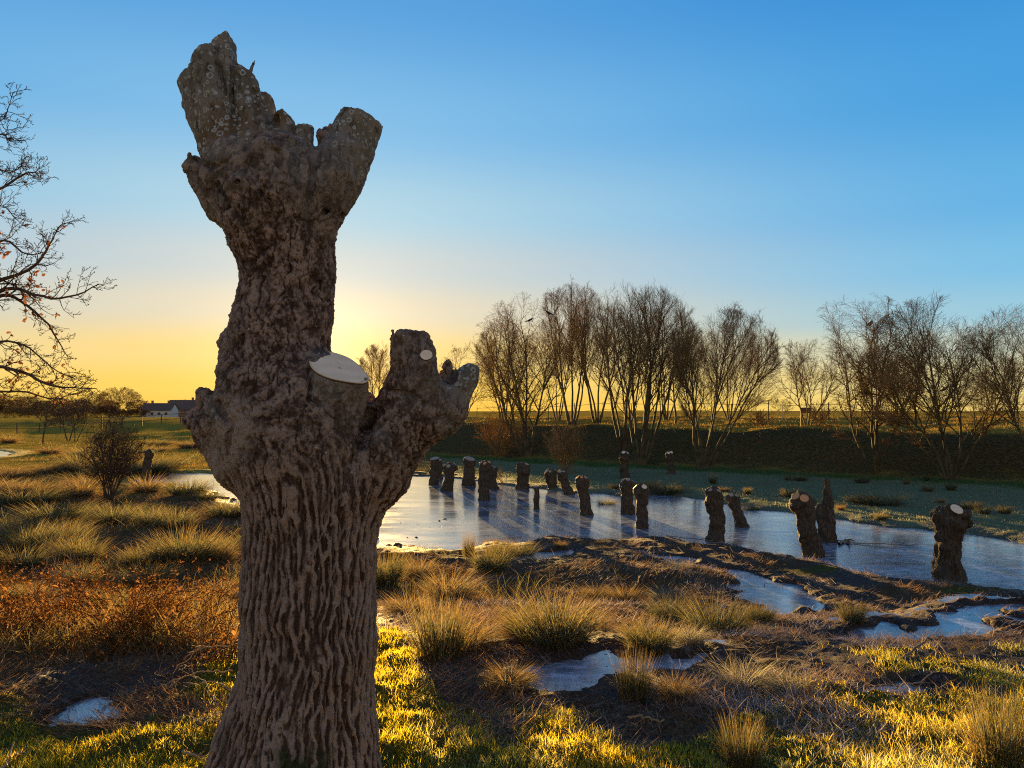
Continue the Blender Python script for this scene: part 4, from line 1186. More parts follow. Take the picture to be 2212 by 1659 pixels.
def grow(out, rg, p, d, L, r, lev, S):
    """one limb and everything that leaves it. S: nseg, wig, up, kids, ang, lr, rr, rmin, maxlev, env(center, radii), first"""
    ns = S['nseg'][lev]; pts = [p]; rad = [r]; seg = L / ns
    env = S.get('env')
    dirs = [d]
    for i in range(ns):
        w = S['wig'][lev]; u = S['up'][lev]
        d = vnorm((d[0] + rg.gauss(0, w), d[1] + rg.gauss(0, w), d[2] + rg.gauss(0, w) + u))
        p = (p[0] + d[0] * seg, p[1] + d[1] * seg, p[2] + d[2] * seg)
        if env and lev > 0:
            c, rr = env
            q = ((p[0] - c[0]) / rr[0]) ** 2 + ((p[1] - c[1]) / rr[1]) ** 2 + ((p[2] - c[2]) / rr[2]) ** 2
            if q > 1 and i >= 1 and rg.random() < .75: break
        pts.append(p); rad.append(max(S['rmin'], r * (1 - .80 * (i + 1) / ns))); dirs.append(d)
    if len(pts) < 2: return
    out.append((lev, pts, rad))
    if lev >= S['maxlev']: return
    nk = S['kids'][lev]
    az = rg.uniform(0, 6.28); t0 = S['first'][lev]
    for q in range(nk):
        t = t0 + (1 - t0) * (q + rg.uniform(.1, .9)) / nk
        f = t * (len(pts) - 1); i = min(int(f), len(pts) - 2); f -= i
        pp = tuple(pts[i][k] + f * (pts[i + 1][k] - pts[i][k]) for k in range(3)); rq = rad[i] + f * (rad[i + 1] - rad[i])
        az += 2.4 + rg.gauss(0, .5)
        ang = S['ang'][lev] * rg.uniform(.65, 1.3)
        dd = around(dirs[i + 1], ang, az)
        if dd[2] < -.35 and S['up'][min(lev + 1, 3)] > 0: dd = vnorm((dd[0], dd[1], -.2 * dd[2]))
        grow(out, rg, pp, dd, L * S['lr'][lev] * (1.15 - .55 * t) * rg.uniform(.7, 1.25), max(S['rmin'], min(rq * .75, r * S['rr'][lev])), lev + 1, S)

def build_tree(name, base, stems, S, seed, label, cat='tree', group=None, split=1, mt=None, mc=None, extra=None):
    rg = random.Random(seed); out = []
    for (dx, dy, dz, L, r, ox) in stems:
        grow(out, rg, (base[0] + ox, base[1], base[2] - .1), vnorm((dx, dy, dz)), L, r, 0, S)
    if extra: out += extra(rg)
    o = root(name, base, label, cat, group)
    def res(p):  # same point count per level keeps batching cheap
        return np.array(p)
    for nm, cond, k, mat in (('trunk', lambda l: l <= split, 6, mt or M_TRUNK), ('crown', lambda l: l > split, 3, mc or M_TWIG)):
        pl = [(res(p), np.array(r)) for l, p, r in out if cond(l)]
        if not pl: continue
        V, Q = tubes(pl, k)
        mk(nm, V - np.asarray(base), Q, mat, o, False)
    return o

GT = 'bare trees along the dark bank'
def bank_tree(px, yb, top, left, right, label, seed, Y=None, stems=5, spread=.28, style='upright', lev2=9, mc=None, name='bare_willow', fork=.0, lean=0., group=GT, dens=1.0, low=None):
    """left, right, top: the crown's reach in the picture; the foot stands at (px, yb) on the land"""
    b = on_ground(px, yb) if Y is None else np.array([*at(px, yb, Y)[:2], 0.0])
    if Y is not None: b[2] = gz(b[0], b[1])
    Yb = b[1]; u = Yb / F
    Hh = (yb - top) * u
    if Y is not None: Hh = at(px, top, Y)[2] - b[2]
    cx = b[0] + ((left + right) / 2 - px) * u; rx = (right - left) / 2 * u
    rg = random.Random(seed)
    cz = b[2] + Hh * (.60 if style == 'upright' else .62)
    rz = Hh * .43
    if low is not None: rz = Hh * (1 - low) * .5; cz = b[2] + Hh * (low + (1 - low) * .5)
    rx *= 1.20; env = ((cx, b[1], cz), (rx * 1.05, min(rx, Hh * .5) * 1.05, rz * 1.04))
    rm = max(.003, u * .135)
    st = []
    for q in range(stems):
        t = (q + .5) / stems * 2 - 1 if stems > 1 else 0
        tx = cx + t * rx * spread * (2.5 if style == 'upright' else 2.9) - b[0]
        zz = Hh * (.97 - (.20 if style == 'upright' else .34) * t * t) * rg.uniform(.9, 1.0)
        st.append((tx + lean * Hh, rg.gauss(0, .12) * Hh * .6, zz, math.hypot(tx, zz), Hh * .0105 * rg.uniform(.7, 1.15) * (1.25 if stems < 3 else 1), t * .08 * Hh * .3))
    if style == 'upright':
        S = dict(nseg=[11, 7, 5, 3], wig=[.055, .09, .13, .16], up=[.02, .045, .06, .05], kids=[int(12 * dens), int(1.25 * lev2 * dens), int(11 * dens), 0], ang=[.50, .52, .56, .5], lr=[.50, .50, .52, .4], rr=[.36, .45, .5, .5], rmin=rm, maxlev=3, env=env, first=[.30, .15, .1, 0])
    elif style == 'spread':
        S = dict(nseg=[10, 8, 6, 4], wig=[.085, .13, .16, .2], up=[.03, .035, .04, .03], kids=[int(11 * dens), int(1.1 * lev2 * dens), int(11 * dens), 0], ang=[.62, .62, .62, .6], lr=[.52, .50, .50, .4], rr=[.50, .5, .55, .5], rmin=rm, maxlev=3, env=env, first=[.25, .15, .1, 0])
    elif style == 'weep':
        S = dict(nseg=[10, 8, 6, 5], wig=[.075, .12, .14, .14], up=[.03, .02, .0, -.10], kids=[int(11 * dens), int(1.1 * lev2 * dens), int(11 * dens), 0], ang=[.58, .60, .62, .6], lr=[.48, .48, .50, .5], rr=[.45, .5, .55, .5], rmin=rm, maxlev=3, env=env, first=[.2, .12, .1, 0])
    else:  # bushy oak, round
        S = dict(nseg=[6, 6, 5, 3], wig=[.08, .16, .2, .2], up=[.02, .03, .02, .0], kids=[int(14 * dens), int(lev2 * dens), int(6 * dens), 0], ang=[.95, .7, .7, .7], lr=[.62, .5, .48, .4], rr=[.5, .5, .55, .5], rmin=rm, maxlev=3, env=env, first=[.28, .15, .1, 0])
    return build_tree(name, b, st, S, seed, label, 'tree', group, 1, None, mc)

bank_tree(1137, 986, 650, 1008, 1205, 'bare willow with drooping golden twigs on its left, first of the big group', 101, stems=5, style='weep', spread=.34, mc=M_TWIGG)
bank_tree(1236, 918, 625, 1165, 1312, 'tall slim bare tree between the golden willow and the dense middle ones', 102, stems=5, Y=47, spread=.38, dens=.9)
bank_tree(1348, 985, 622, 1288, 1402, 'tallest bare tree with long straight stems, centre of the big group', 103, stems=5, spread=.40, dens=.85)
bank_tree(1384, 1004, 632, 1320, 1492, 'dense bare tree with many fanning stems, right of the tallest one', 104, stems=7, spread=.46, dens=.82)
bank_tree(1459, 920, 735, 1415, 1505, 'small slender tree on the bank top between two big crowns', 105, stems=1, Y=46, style='spread', lev2=7)
bank_tree(1517, 1012, 682, 1478, 1664, 'broad egg-shaped bare tree, rightmost of the big group', 106, stems=7, spread=.46)
for i, (px, tp_, l, r_) in enumerate([(1090, 700, 1035, 1150), (1290, 645, 1235, 1350), (1440, 668, 1385, 1500), (1575, 705, 1520, 1640), (1205, 690, 1150, 1260)]):
    bank_tree(px, 916, tp_, l, r_, ['thin pale tree filling in behind the golden willow', 'airy tree behind the gap left of the tallest tree', 'airy tree behind the dense fanning tree', 'airy tree behind the egg-shaped crown', 'low airy tree between golden willow and tall slim tree'][i], 160 + i, stems=4, Y=49 + i, spread=.40, dens=.9)
bank_tree(1746, 930, 742, 1680, 1815, 'low round bare tree beside a small board on the bank', 107, stems=4, Y=40, style='spread', spread=.36, lev2=8)
bank_tree(1893, 1018, 650, 1752, 1965, 'wide bare willow with a bird perched in its crown', 108, stems=4, style='weep', spread=.40, lev2=10, dens=1.1)
bank_tree(2052, 1035, 660, 1905, 2155, 'big spreading bare willow with low forking limbs by the right edge', 109, stems=6, style='spread', spread=.46, lev2=10, dens=1.1)
bank_tree(2252, 1030, 665, 2120, 2400, 'bare tree cut off by the right picture edge', 110, stems=5, style='spread', spread=.44, lev2=10, dens=1.1)
bank_tree(816, 905, 748, 780, 850, 'slim golden poplar seen in the fork of the big trunk', 111, stems=3, Y=64, spread=.3, mc=M_TWIGG)
bank_tree(1000, 912, 760, 950, 1046, 'pale thin tree behind the lichened limb end', 112, stems=3, Y=62, style='spread', spread=.34, mc=M_TWIGG, lev2=7)
bank_tree(1940, 907, 768, 1893, 1990, 'dense russet far tree behind the wide willow', 113, stems=5, Y=78, style='oak', spread=.3, mc=M_BRN, group='far trees on the plateau', lev2=8, low=.28)
bank_tree(2124, 907, 800, 2090, 2166, 'small russet far tree behind the spreading willow', 114, stems=3, Y=78, style='oak', spread=.2, mc=M_BRN, group='far trees on the plateau', lev2=8, low=.25)
bank_tree(1690, 907, 862, 1660, 1716, 'faint low far tree between the two tree groups', 115, stems=2, Y=110, style='oak', spread=.3, mc=M_BRN, group='far trees on the plateau', lev2=6, low=.1)
bank_tree(1620, 907, 850, 1596, 1650, 'faint far tree behind the egg-shaped crown', 116, stems=2, Y=110, style='oak', spread=.3, mc=M_BRN, group='far trees on the plateau', lev2=6, low=.1)
# the left field
GL = 'bare trees of the left field'
bank_tree(92, 958, 838, 30, 150, 'dark round-headed field tree with a clear straight trunk', 121, stems=1, style='oak', spread=.2, mc=M_OAKT, group=GL, lev2=10, low=.25, dens=1.2)
bank_tree(148, 952, 852, 110, 180, 'leaning field tree, middle of three at left', 122, stems=2, style='oak', spread=.25, mc=M_OAKT, group=GL, lev2=8, low=.22)
bank_tree(163, 955, 850, 135, 202, 'thin forked field tree, rightmost of three at left', 123, stems=2, style='spread', spread=.25, mc=M_OAKT, group=GL, lev2=8)
FT = [(258, 836, 80, 290), (208, 850, 64, 310), (300, 864, 50, 310), (12, 850, 80, 280), (-40, 845, 90, 280), (60, 856, 70, 300), (130, 860, 66, 300), (400, 864, 60, 400), (345, 872, 44, 400), (170, 864, 54, 340), (236, 866, 50, 340), (430, 870, 44, 400), (380, 874, 40, 400), (318, 876, 40, 400), (100, 866, 60, 340), (30, 864, 60, 330), (470, 876, 50, 420), (520, 878, 50, 420)]
rq_ = random.Random(3)
FT += [(x + rq_.uniform(-8, 8), rq_.uniform(872, 884), rq_.uniform(40, 60), 270 + rq_.uniform(0, 20)) for x in range(-50, 300, 26)] + [(x, rq_.uniform(874, 886), rq_.uniform(44, 70), 330 + rq_.uniform(0, 40)) for x in range(560, 1000, 34)]
for i, (px, top, w, Y) in enumerate(FT):
    bank_tree(px, 905, top, px - w / 2, px + w / 2, 'hazy golden tree in the far line behind the left field' if i else 'tallest rounded tree in the hazy far line at left', 130 + i, stems=5, Y=Y, style='oak', spread=.34, mc=M_TWIGG if i % 3 == 0 else M_BRN, group='hazy far tree line', lev2=7, low=.0, dens=1.0, name='far_tree')

# ------------------------------------------------------------------ shrubs
def shrub(px, yb, top, left, right, label, seed, stems, mat, name='bare_shrub', Y=None, lev=2, kids=(9, 6), up=.02, ang=.5, cat='shrub', group=None, rs=.010):
    b = on_ground(px, yb) if Y is None else np.array([*at(px, yb, Y)[:2], 0.0])
    if Y is not None: b[2] = gz(b[0], b[1])
    u = b[1] / F; Hh = (yb - top) * u; rx = (right - left) / 2 * u; cx = b[0] + ((left + right) / 2 - px) * u
    rg = random.Random(seed); rm = max(.0025, u * .26)
    env = ((cx, b[1], b[2] + Hh * .55), (rx, rx, Hh * .50))
    S = dict(nseg=[8, 6, 4, 3], wig=[.10, .16, .2, .2], up=[.03, up, up, up], kids=[kids[0], kids[1], 4, 0], ang=[ang, .6, .6, .6], lr=[.45, .5, .5, .4], rr=[.5, .55, .6, .5], rmin=rm, maxlev=lev, env=env, first=[.2, .15, .1, 0])
    st = []
    for q in range(stems):
        a = rg.uniform(0, 6.28); t = math.sqrt(rg.random())
        st.append((math.cos(a) * t * rx * .9 + cx - b[0], math.sin(a) * t * rx * .9, Hh * rg.uniform(.6, 1.0), Hh * rg.uniform(.7, 1.05), Hh * rs, rg.gauss(0, .10) * rx))
    return build_tree(name, b, st, S, seed, label, cat, group, 0, mat, mat)
shrub(236, 1080, 895, 178, 302, 'bare many-stemmed shrub on the left marsh edge', 201, 15, M_OAKT, kids=(10, 6), lev=3, rs=.009)
shrub(1222, 1022, 905, 1168, 1278, 'grey twiggy brush thicket in front of the middle trees', 202, 22, M_TWIG, kids=(9, 5), rs=.006)
shrub(1080, 985, 890, 1010, 1150, 'orange-lit brush on the bank behind the small stumps', 203, 20, M_TWIGG, Y=42, kids=(9, 5), rs=.006)
shrub(1770, 958, 905, 1730, 1810, 'rusty grass-like brush on the bank top under the low round tree', 204, 16, M_BRN, Y=38, kids=(6, 4), rs=.006)
shrub(1640, 935, 898, 1600, 1690, 'rusty brambles along the bank crest', 205, 16, M_BRN, Y=42, kids=(6, 4), rs=.006)
shrub(1010, 1035, 975, 990, 1030, 'thin grey sapling clump by the straight thick stump', 206, 6, M_TWIG, kids=(6, 3), rs=.008)
shrub(1085, 1045, 985, 1062, 1108, 'thin grey sapling clump right of the orange cut stump', 207, 6, M_TWIG, kids=(6, 3), rs=.008)
# ------------------------------------------------------------------ the oak whose boughs reach in from the left
OY = 9.0
def oak():
    rg = random.Random(5)
    b = np.array([*at(-420, 885, OY)[:2], 0.0]); b[2] = gz(b[0], b[1])
    polys = []
    tb = tuple(b)
    def P3(px, py, dy=0): return tuple(at(px, py, OY + dy))
    trunk = [(b[0], b[1], b[2] - .2), P3(-418, 1000), P3(-405, 800), P3(-395, 620), P3(-380, 430), P3(-350, 250), P3(-330, 120)]
    polys.append((0, trunk, [.30, .25, .22, .19, .15, .10, .06]))
    boughs = [
     ([(-395, 720), (-260, 690), (-120, 650), (-20, 618), (40, 600), (90, 565), (112, 520), (120, 488)], .085, 0),
     ([(-395, 730), (-250, 720), (-100, 690), (-10, 632), (40, 618), (80, 630), (130, 640), (178, 628), (220, 605)], .080, -.3),
     ([(-400, 760), (-260, 740), (-120, 690), (0, 640), (40, 650), (90, 690), (120, 735), (140, 775)], .075, .4),
     ([(-405, 850), (-280, 830), (-120, 810), (-10, 790), (50, 800), (110, 830), (160, 838), (212, 842)], .080, 0),
     ([(-405, 880), (-280, 850), (-130, 835), (-10, 845), (60, 848), (110, 860), (150, 850)], .06, .6),
     ([(-385, 560), (-250, 520), (-120, 470), (-30, 430), (20, 400), (50, 385), (66, 392)], .07, .2),
     ([(-370, 420), (-250, 380), (-130, 330), (-40, 300), (10, 290), (32, 300)], .06, -.2),
     ([(-350, 270), (-240, 250), (-130, 230), (-40, 235), (5, 250), (24, 200)], .055, .1),
     ([(-350, 300), (-230, 330), (-120, 350), (-30, 345), (20, 362), (48, 345)], .05, .4),
     ([(-390, 640), (-260, 600), (-140, 560), (-40, 540), (10, 520), (60, 545), (110, 548)], .065, -.5),
     ([(-390, 600), (-260, 560), (-120, 500), (-40, 470), (10, 440), (40, 470)], .05, .5),
     ([(-400, 800), (-260, 790), (-100, 760), (0, 730), (60, 745), (110, 790), (150, 815)], .055, .3),
    ]
    S = dict(nseg=[8, 6, 5, 3], wig=[.2, .20, .24, .25], up=[.0, .03, .03, .02], kids=[4, 4, 3, 0], ang=[.7, .7, .7, .7], lr=[.5, .5, .45, .4], rr=[.5, .5, .5, .5], rmin=.0026, maxlev=3, first=[.1, .1, .1, 0])
    leaves = []
    for path, r, dy in boughs:
        pts = [P3(x, y, dy * (i / len(path)) + rg.gauss(0, .05)) for i, (x, y) in enumerate(path)]
        # smooth the path
        A = np.array(pts); t = np.linspace(0, len(A) - 1, 22); i = np.minimum(t.astype(int), len(A) - 2); f = (t - i)[:, None]
        Pm = A[np.maximum(i - 1, 0)]; P0 = A[i]; P1 = A[i + 1]; P2 = A[np.minimum(i + 2, len(A) - 1)]
        B = .5 * ((2 * P0) + (-Pm + P1) * f + (2 * Pm - 5 * P0 + 4 * P1 - P2) * f ** 2 + (-Pm + 3 * P0 - 3 * P1 + P2) * f ** 3)
        B += np.cumsum(np.array([[rg.gauss(0, .008) for _ in range(3)] for _ in range(22)]), 0)
        rad = [max(.005, r * .45 * (1 - .86 * k / 21)) for k in range(22)]
        polys.append((1, [tuple(q) for q in B], rad))
        for k in range(6, 22):
            for z in range(1 if k % 2 else 2):
                d = vnorm(tuple(B[k] - B[k - 1]))
                dd = around(d, rg.uniform(.5, 1.1), rg.uniform(0, 6.28))
                L = rg.uniform(.18, .46) * (1.15 - .5 * k / 21)
                out = []
                grow(out, rg, tuple(B[k]), dd, L, max(.005, rad[k] * .5), 1, S)
                polys += [(l + 1, p, q) for l, p, q in out]
    o = root('oak_tree', b, 'bare oak reaching in from the left edge with a few brown leaves', 'tree')
    for nm, c, k in (('trunk', lambda l: l == 0, 10), ('bough', lambda l: l == 1, 6), ('crown', lambda l: l > 1, 3)):
        if nm == 'bough':
            for l, p, q in polys:
                if l == 1:
                    V, Q = tubes([(np.array(p), np.array(q))], 6); mk('bough', V - b, Q, M_OAKT, o, True)
            continue
        V, Q = tubes([(np.array(p), np.array(q)) for l, p, q in polys if c(l)], k)
        mk(nm, V - b, Q, M_OAKT, o, False)
    # clinging brown leaves and buds
    tw = [np.array(p[-1]) for l, p, q in polys if l >= 3]
    rg2 = np.random.default_rng(4)
    px, py = proj(*np.array(tw).T)
    clus = [(95, 690, 40), (60, 660, 40), (100, 730, 28), (30, 840, 60), (10, 800, 50), (110, 650, 20), (70, 600, 25), (40, 880, 50), (-60, 700, 120), (-100, 820, 120), (20, 640, 40)]
    wgt = np.max([np.exp(-((px - a) ** 2 + (py - b_) ** 2) / (2 * c * c)) for a, b_, c in clus], 0)
    sel = [i for i in range(len(tw)) if rg2.random() < (.055 * wgt[i] + .001) * (px[i] > -40)]
    Vs, Qs, k = [], [], 0
    for i in sel:
        for z in range(rg2.integers(2, 5)):
            c = tw[i] + rg2.normal(0, .02, 3); L = rg2.uniform(.03, .065); a = rg2.normal(0, 1, 3); a[2] -= 1.; a /= np.linalg.norm(a); s = np.cross(a, rg2.normal(0, 1, 3)); s /= np.linalg.norm(s)
            nn = np.cross(a, s)
            Vs += [c, c + a * L * .35 + s * L * .28 + nn * .006, c + a * L * .75 + s * L * .22 - nn * .004, c + a * L, c + a * L * .7 - s * L * .25 + nn * .006, c + a * L * .3 - s * L * .22 - nn * .004]
            Qs += [[k, k + 1, k + 2, k + 3], [k, k + 3, k + 4, k + 5]]; k += 6
    mk('leaves', np.array(Vs) - b, np.array(Qs), M_LEAF, o, False)
m, nt, out = new_mat('brown_oak_leaf'); n = N(nt)
col = n.mix(n.ramp(n.noise(n.pos(), 20, 2), .35, .65), (.07, .026, .012), (.14, .055, .022))
d = n.n('ShaderNodeBsdfDiffuse'); t = n.n('ShaderNodeBsdfTranslucent'); nt.links.new(col, d.inputs[0]); nt.links.new(col, t.inputs[0])
x = n.n('ShaderNodeMixShader'); x.inputs[0].default_value = .5; nt.links.new(d.outputs[0], x.inputs[1]); nt.links.new(t.outputs[0], x.inputs[2]); nt.links.new(x.outputs[0], out.inputs[0])
M_LEAF = m
oak()

# ------------------------------------------------------------------ dead bracken and brambles left of the trunk
def bracken():
    rg = np.random.default_rng(9); rr = random.Random(9)
    polys, LV, LQ, lt, k = [], [], [], [], 0
    NF = 640
    for _ in range(NF):
        while True:
            px, py = rg.uniform(-60, 520), rg.uniform(1230, 1445)
            lo_ = np.interp(px, [-60, 0, 150, 320, 440, 520], [1235, 1240, 1270, 1310, 1300, 1330]); hi_ = np.interp(px, [-60, 100, 250, 400, 520], [1400, 1415, 1425, 1440, 1440])
            gq_ = ray_ground(px, py); dn = fbm(np.array([[gq_[0] / .55, gq_[1] / .55, 0.]]), 3, 411)[0]
            if lo_ < py < hi_ and rg.random() < .45 + 1.3 * dn: break
        g = on_ground(px, py)
        L = rg.uniform(.18, .58) * (.8 + .7 * max(dn, -.4)); az = rg.uniform(0, 6.28); th = rg.uniform(.1, 1.0); bend = rg.uniform(.4, 1.6)
        pts = [g]; rad = []
        for s in range(7):
            a = th + bend * s / 7
            pts.append(pts[-1] + np.array([math.cos(az) * math.sin(a), math.sin(az) * math.sin(a), math.cos(a)]) * L / 7 + rg.normal(0, .008, 3))
        polys.append((np.array(pts), np.linspace(.0035, .0015, 8)))
        if rg.random() < .75:   # shrivelled pinnae
            sz = rg.uniform(.05, .11)
            for s in range(3, 8):
                for sg in (-1, 1, -1, 1):
                    a2 = az + sg * 1.4 + rg.normal(0, .4); d = np.array([math.cos(a2), math.sin(a2), rg.normal(-.25, .4)]); d /= np.linalg.norm(d)
                    l = sz * (1.2 - .12 * s) * rg.uniform(.5, 1.2); w = np.cross(d, [0, 0, 1]) * l * .16; c = pts[s] + rg.normal(0, .006, 3)
                    up_ = np.array([0, 0, rg.normal(0, .25) * l])
                    LV += [c, c + d * l * .5 + w + up_, c + d * l, c + d * l * .5 - w + up_ * .5]; LQ.append([k, k + 1, k + 2, k + 3]); k += 4
                    lt.append(rg.random())
    # arching bramble canes
    for _ in range(90):
        px, py = rg.uniform(-40, 510), rg.uniform(1300, 1440)
        g = on_ground(px, py); az = rg.uniform(0, 6.28); L = rg.uniform(.4, 1.0); pts = [g]
        for s in range(9):
            a = .3 + 1.9 * s / 9
            pts.append(pts[-1] + np.array([math.cos(az) * math.sin(a), math.sin(az) * math.sin(a), math.cos(a) * .8]) * L / 9 + rg.normal(0, .008, 3))
        polys.append((np.array(pts), np.linspace(.004, .0018, 10)))
    V, Q = tubes(polys, 3)
    V2 = np.array(LV)
    nv = len(V)
    t = np.concatenate([np.full(nv, .35), np.repeat(lt, 4)])
    o = mk('bracken', np.concatenate([V, V2]), np.concatenate([Q, np.array(LQ) + nv]), M_FERN, None, False, dict(tint=t, along=np.zeros(nv + len(V2))))
    tag(o, 'tangled rust-brown dead bracken and brambles left of the trunk', 'bracken', kind='stuff')
bracken()

# ------------------------------------------------------------------ tall dead stalks, twigs and sticks
M_STALK = twig_mat('pale_stalk', (.28, .18, .09), (.40, .27, .14))
M_STICK = twig_mat('fallen_stick', (.14, .10, .07), (.26, .19, .13))
def stick(name, pts, r0, r1, mat, label, cat, side=None, group=None, seed=0):
    rg = np.random.default_rng(seed)
    A = np.array(pts)
    t = np.linspace(0, len(A) - 1, 14); B = np.stack([np.interp(t, np.arange(len(A)), A[:, i]) for i in range(3)], 1) + rg.normal(0, .006, (14, 3))
    pl = [(B, np.linspace(r0, r1, 14))]
    for q in range(side or 0):
        i = rg.integers(4, 12); d = (B[i + 1] - B[i - 1]); d /= np.linalg.norm(d); e = d + rg.normal(0, .6, 3); e /= np.linalg.norm(e)
        l = rg.uniform(.05, .18); pl.append((np.array([B[i], B[i] + e * l * .5 + rg.normal(0, .01, 3), B[i] + e * l]), np.array([r1 * 1.3, r1, r1 * .7])))
    V, Q = tubes(pl, 5)
    o = mk(name, V, Q, mat, None, True, None, B[0])
    return tag(o, label, cat, group)
def gp(px, py, dz=0.0):
    g = on_ground(px, py); g[2] += dz; return g
for i, (pts, lab, r) in enumerate([
    ([(500, 1444, .16), (430, 1452, .15), (372, 1468, .05)], 'pale bare cane arching left from the trunk, upper of the low canes', .006),
    ([(505, 1492, .13), (430, 1492, .12), (350, 1488, .05)], 'pale bare cane below the upper one, left of the trunk', .005),
    ([(500, 1530, .10), (460, 1512, .12), (395, 1500, .04)], 'short pale cane slanting into the dark mud by the trunk', .005),
    ([(475, 1560, .06), (440, 1520, .14), (400, 1496, .12)], 'thin cane rising from the turf left of the trunk', .004),
    ([(120, 1572, .02), (200, 1574, .02), (300, 1572, .02)], 'straight pale stick lying in the grass at lower left', .007),
    ([(0, 1664, .02), (30, 1640, .03), (55, 1618, .02)], 'thick pale stick end in the lower left corner', .009),
    ([(395, 1640, .03), (420, 1650, .03), (445, 1662, .02)], 'curved stick in the turf at the foot of the trunk', .008),
    ([(1360, 1545, .02), (1400, 1558, .03), (1440, 1562, .02)], 'pale stick lying on dark soil right of the pool', .009),
    ([(1600, 1262, .02), (1680, 1260, .05), (1735, 1278, .02)], 'dark fallen branch across the frozen channel', .012),
    ([(1950, 1440, .03), (2010, 1420, .12), (2090, 1470, .03)], 'twiggy fallen branch on the mud at right', .009),
    ([(1880, 1500, .02), (1980, 1480, .10), (2080, 1450, .05)], 'thin fallen branch crossing the twiggy one at right', .006),
    ([(1730, 1150, .02), (1860, 1166, .03), (1980, 1170, .02)], 'long dark stick frozen in the ice by the splintered snag', .012),
    ([(1440, 1150, .01), (1560, 1170, .02), (1700, 1200, .01)], 'long thin branch lying along the near shore', .009),
    ([(1812, 1168, .02), (1826, 1160, .10), (1834, 1168, .05)], 'dark chunk of root beside the splintered snag', .03),
]):
    P3 = [gp(x, y, dz) for x, y, dz in pts]
    if 8 <= i: P3 = [np.array([p[0], p[1], max(p[2], (ICE if p[1] > 10 else -9) + .02)]) for p in P3]
    stick('fallen_branch', P3, r, r * .5, M_STALK if i < 8 else M_STICK, lab, 'branch', 3 if i != 7 else 0, 'sticks and canes on the ground', 40 + i)
rg_ = np.random.default_rng(12)
def stalk(px, yb, h, lab, lean=0., grp='tall dead stalks'):
    b = on_ground(px, yb); u = b[1] / F
    return stick('dead_stalk', [b, b + [lean * .4 * h * u, 0, h * .5 * u], b + [lean * h * u, .0, h * u]], .0045, .002, M_STALK, lab, 'stalk', 2, grp, int(px))
stalk(1408, 1262, 105, 'tall pale stalk rising straight behind the crumbling stump', .06)
stalk(1424, 1290, 70, 'pale stalk leaning right from the crumbling stump', .45)
stalk(1440, 1285, 62, 'second leaning stalk, lower and further right of the crumbling stump', .7)
stalk(1590, 1590, 76, 'upright pale stalk above the dark tussock at the bottom edge', -.05)
stalk(455, 1085, 110, 'single tall dark stem by the gold ice, close to the trunk', .18)
for i in range(16):
    stalk(rg_.uniform(70, 190), rg_.uniform(1270, 1330), rg_.uniform(80, 150), 'tall pale seed stalk standing above the bracken at left', rg_.normal(0, .15), 'pale seed stalks above the bracken')
stalk(435, 1420, 150, 'thin pale thorny sapling close to the left of the trunk', -.12)

# ------------------------------------------------------------------ board, fences, houses, birds
M_WOODD, nt, out = new_mat('fence_wood'); n = N(nt)
nt.links.new(n.bsdf(n.mix(n.noise(n.scale(n.pos(), (1, 1, 6)), 8, 4), (.07, .05, .035), (.14, .10, .07)), .85, .2), out.inputs[0])
def fence(A, B, step, h, label, rails=(.45, .95), pr_=.045):
    A, B = np.array(A), np.array(B); L = np.linalg.norm(B - A); k = int(L / step) + 1
    o = root('post_fence', (*A, gz(*A)), label, 'fence', 'fences of the fields')
    org = np.array(o.location)
    pts = []
    rg = np.random.default_rng(int(L * 10))
    first = None
    for i in range(k):
        p = A + (B - A) * i / max(k - 1, 1); z = gz(*p); pts.append((p[0], p[1], z))
        if first is None:
            V, Q = joinvf([box_vf(0, 0, h / 2 - .1, pr_ * 2, pr_ * 2, h + .2), box_vf(0, 0, h + .015, pr_ * 1.6, pr_ * 1.6, .03)])
            c = first = mk('post', V, Q, M_WOODD, o, False)
        else:
            c = first.copy(); C.objects.link(c)
        c.location = (p[0] - org[0], p[1] - org[1], z - org[2]); c.rotation_euler = (rg.normal(0, .03), rg.normal(0, .03), rg.uniform(0, 1)); c.scale = (1, 1, rg.uniform(.92, 1.08))
    for hh in rails:
        V, Q = tubes([(np.array(pts) + [0, -pr_, hh * h] - org, np.full(len(pts), pr_ * .62))], 4)
        mk('rail', V, Q, M_WOODD, o, False)
p0, p1 = at(-60, 905, 82), at(470, 905, 92)
fence(p0[:2], p1[:2], 1.9, 1.15, 'long post and rail fence across the far left field')
p0, p1 = at(1030, 900, 62), at(1660, 900, 47)
fence(p0[:2], p1[:2], 2.2, 1.1, 'wire fence along the bank top behind the big group of trees', (.5, .9), .02)
p0, p1 = at(1690, 900, 46), at(2400, 900, 38)
fence(p0[:2], p1[:2], 2.3, 1.0, 'wire fence along the bank top behind the right trees', (.55, .92), .02)

pb = at(1739, 887, 41.0); zb_ = gz(pb[0], pb[1])
o = root('notice_board', (pb[0], pb[1], zb_), 'small dark notice board on posts at the bank top', 'sign')
V, Q = joinvf([box_vf(0, -.06, pb[2] - zb_, .52, .05, .26), box_vf(0, -.06, pb[2] - zb_ + .145, .58, .08, .03)]); mk('panel', V, Q, M_WOODD, o, False)
for s in (-1, 1):
    V, Q = box_vf(s * .2, 0, (pb[2] - zb_) / 2 - .05, .06, .06, pb[2] - zb_ + .2); mk('post', V, Q, M_WOODD, o, False)

